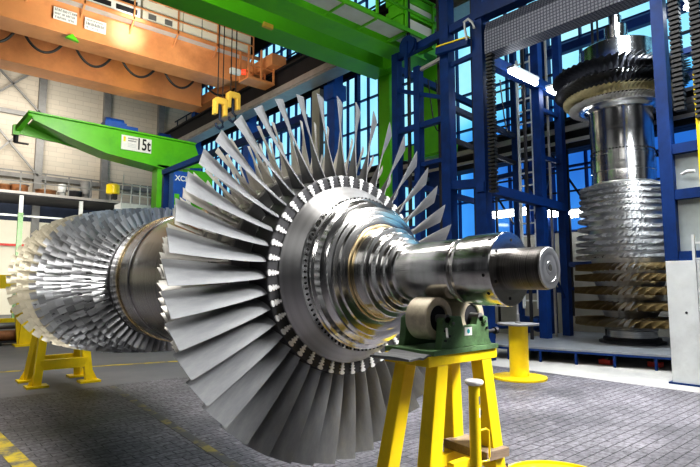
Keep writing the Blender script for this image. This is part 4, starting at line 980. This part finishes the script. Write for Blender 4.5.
# ================================================================== LIGHT
def area(name, loc, size, power, col, target=None, sy=None, spread=180):
    l = bpy.data.lights.new(name, 'AREA'); l.energy = power; l.color = col; l.shape = 'RECTANGLE'; l.size = size; l.size_y = sy or size
    l.spread = R(spread)
    o = bpy.data.objects.new(name, l); C.objects.link(o); o.location = loc
    if target is not None: o.rotation_euler = (Vector(target) - Vector(loc)).to_track_quat('-Z', 'Y').to_euler()
    return o
def spot(name, loc, target, power, col, ang, blend=.6, rad=.3):
    l = bpy.data.lights.new(name, 'SPOT'); l.energy = power; l.color = col; l.spot_size = R(ang); l.spot_blend = blend; l.shadow_soft_size = rad
    o = bpy.data.objects.new(name, l); C.objects.link(o); o.location = loc
    o.rotation_euler = (Vector(target) - Vector(loc)).to_track_quat('-Z', 'Y').to_euler(); return o
area('hall_light_near', (2.6, 2.6, 8.5), 1.3, 470, (1, .97, .93), (2.3, 4.0, 1.0), 7)
area('left_fill', (-3.5, -1.0, 5.5), 2.0, 25, (1, .98, .95), (2.0, 2.5, 1.8), 3)  # added frontal fill for the big blades, no lamp of the hall
spot('blade_fill_spot', (-1.6, -2.6, 4.6), (1.25, 2.5, 2.6), 210, (1, .98, .95), 22, 1.0, .4)  # added spot, brightens only the upper left blades
area('trestle_fill', (4.4, -1.5, 5.0), .8, 80, (1, .98, .96), (2.5, 1.3, 1.0), 2, 60)  # added fill aimed at the near shaft and trestle
area('pit_front_fill', (9.3, .5, 6.0), .8, 50, (.93, .97, 1), (13, 5, 2.6), 1.5, 60)  # added on the camera side to brighten the upright rotor
area('hall_light_mid', (1.9, 9.5, 10.5), 1.6, 1000, (1, .97, .93), (2.1, 8.5, 0), 9)
area('compressor_fill', (-4.5, 5.0, 3.2), 1.2, 32, (1, .99, .97), (1.6, 7.5, 2.3), 1.2, 40)  # unseen helper, lifts the compressor blades from front left
area('hall_light_back', (4, 31, 11.6), 8, 600, (1, .93, .82), (4, 38, 7), 4)
area('low_wall_fill', (3, 27, 4.0), 5, 800, (1, .96, .86), (3, 36, 3), 1.5)  # added fill for the cream lower wall, not a fitted wall lamp
area('jib_fill', (6, 19, 10.5), 2, 260, (1, 1, .9), (8, 26, 8.6), 2)  # added to brighten the green boom
area('pit_light', (11.2, 3.5, 8.5), 1.0, 240, (.85, .93, 1), (12.8, 5.2, 2), 2)
area('floor_fill', (8.6, 3, 7.2), 1.5, 310, (.95, .97, 1), (8.0, 3.0, 0), 5, 80)  # unseen fill above the paving on the right
spot('crane_spot', (7.2, 18, 13.6), (7.2, 23.4, 12.9), 3000, (1, .95, .9), 20, 1.0)
spot('crane_spot_far', (6.5, 24.5, 9.5), (6.2, 28, 12.8), 170, (1, .92, .82), 50, 1.0)
spot('crane_spot_warm', (8.9, 26.0, 9.5), (8.7, 28, 12.7), 170, (1, .85, .25), 45, 1.0)
area('crane_fill', (7, 17, 8.5), 3, 380, (1, .95, .85), (6.5, 25, 13), 3)
spot('girder_spot', (7.0, 4, 3.5), (8.5, 11, 9), 380, (.95, 1, .8), 60)
w = bpy.data.worlds.new('hall_surroundings'); bpy.context.scene.world = w; w.use_nodes = True
nt = w.node_tree; N = nt.nodes.new; L = nt.links.new; bg = nt.nodes['Background']
tc = N('ShaderNodeTexCoord'); sp_ = N('ShaderNodeSeparateXYZ'); L(tc.outputs['Generated'], sp_.inputs[0])
nz = N('ShaderNodeTexNoise'); nz.inputs['Scale'].default_value = 1.8; nz.inputs['Detail'].default_value = 1; L(tc.outputs['Generated'], nz.inputs['Vector'])
cr = N('ShaderNodeValToRGB'); e = cr.color_ramp.elements; e[0].position = .45; e[0].color = (.03, .033, .04, 1); e[1].position = .66; e[1].color = (.95, .97, 1, 1)
L(nz.outputs['Fac'], cr.inputs[0]); L(cr.outputs[0], bg.inputs['Color']); bg.inputs['Strength'].default_value = .19

# ================================================================== CAMERA
cam = bpy.data.cameras.new('camera'); co = bpy.data.objects.new('camera', cam); C.objects.link(co)
co.location = (0, 0, CH); co.rotation_euler = (R(90) + PITCH, 0, -YAW)
cam.sensor_width = 36; cam.lens = 36 * FPX / 700; cam.clip_end = 200; cam.clip_start = .05
bpy.context.scene.camera = co
bpy.context.scene.view_settings.view_transform = 'Standard'
bpy.context.scene.view_settings.look = 'Medium High Contrast'
bpy.context.scene.view_settings.exposure = 0.12
GR = {'cable_roll': 'cable and hose rolls on the gallery', 'steel_drum': 'steel drums on the gallery', 'strip_light': 'glowing strip lights in and around the blue frame',
      'cable_chain': 'black cable chains hanging in the blue frame', 'hook_block': 'yellow crane hook blocks', 'casting': 'castings on the pallet', 'valve_box': 'red valve boxes under the platform',
      'winch_motor': 'blue motors on the green jib boom', 'trestle': 'yellow steel trestles', 'turbine_rotor': 'bladed turbine rotors', 'ladder': 'ladders on the right side'}
for o in bpy.data.objects:
    if '_o' in o: del o['_o']
    k = o.name.split('.')[0]
    if o.parent is None and k in GR and 'category' in o and 'group' not in o: o['group'] = GR[k]
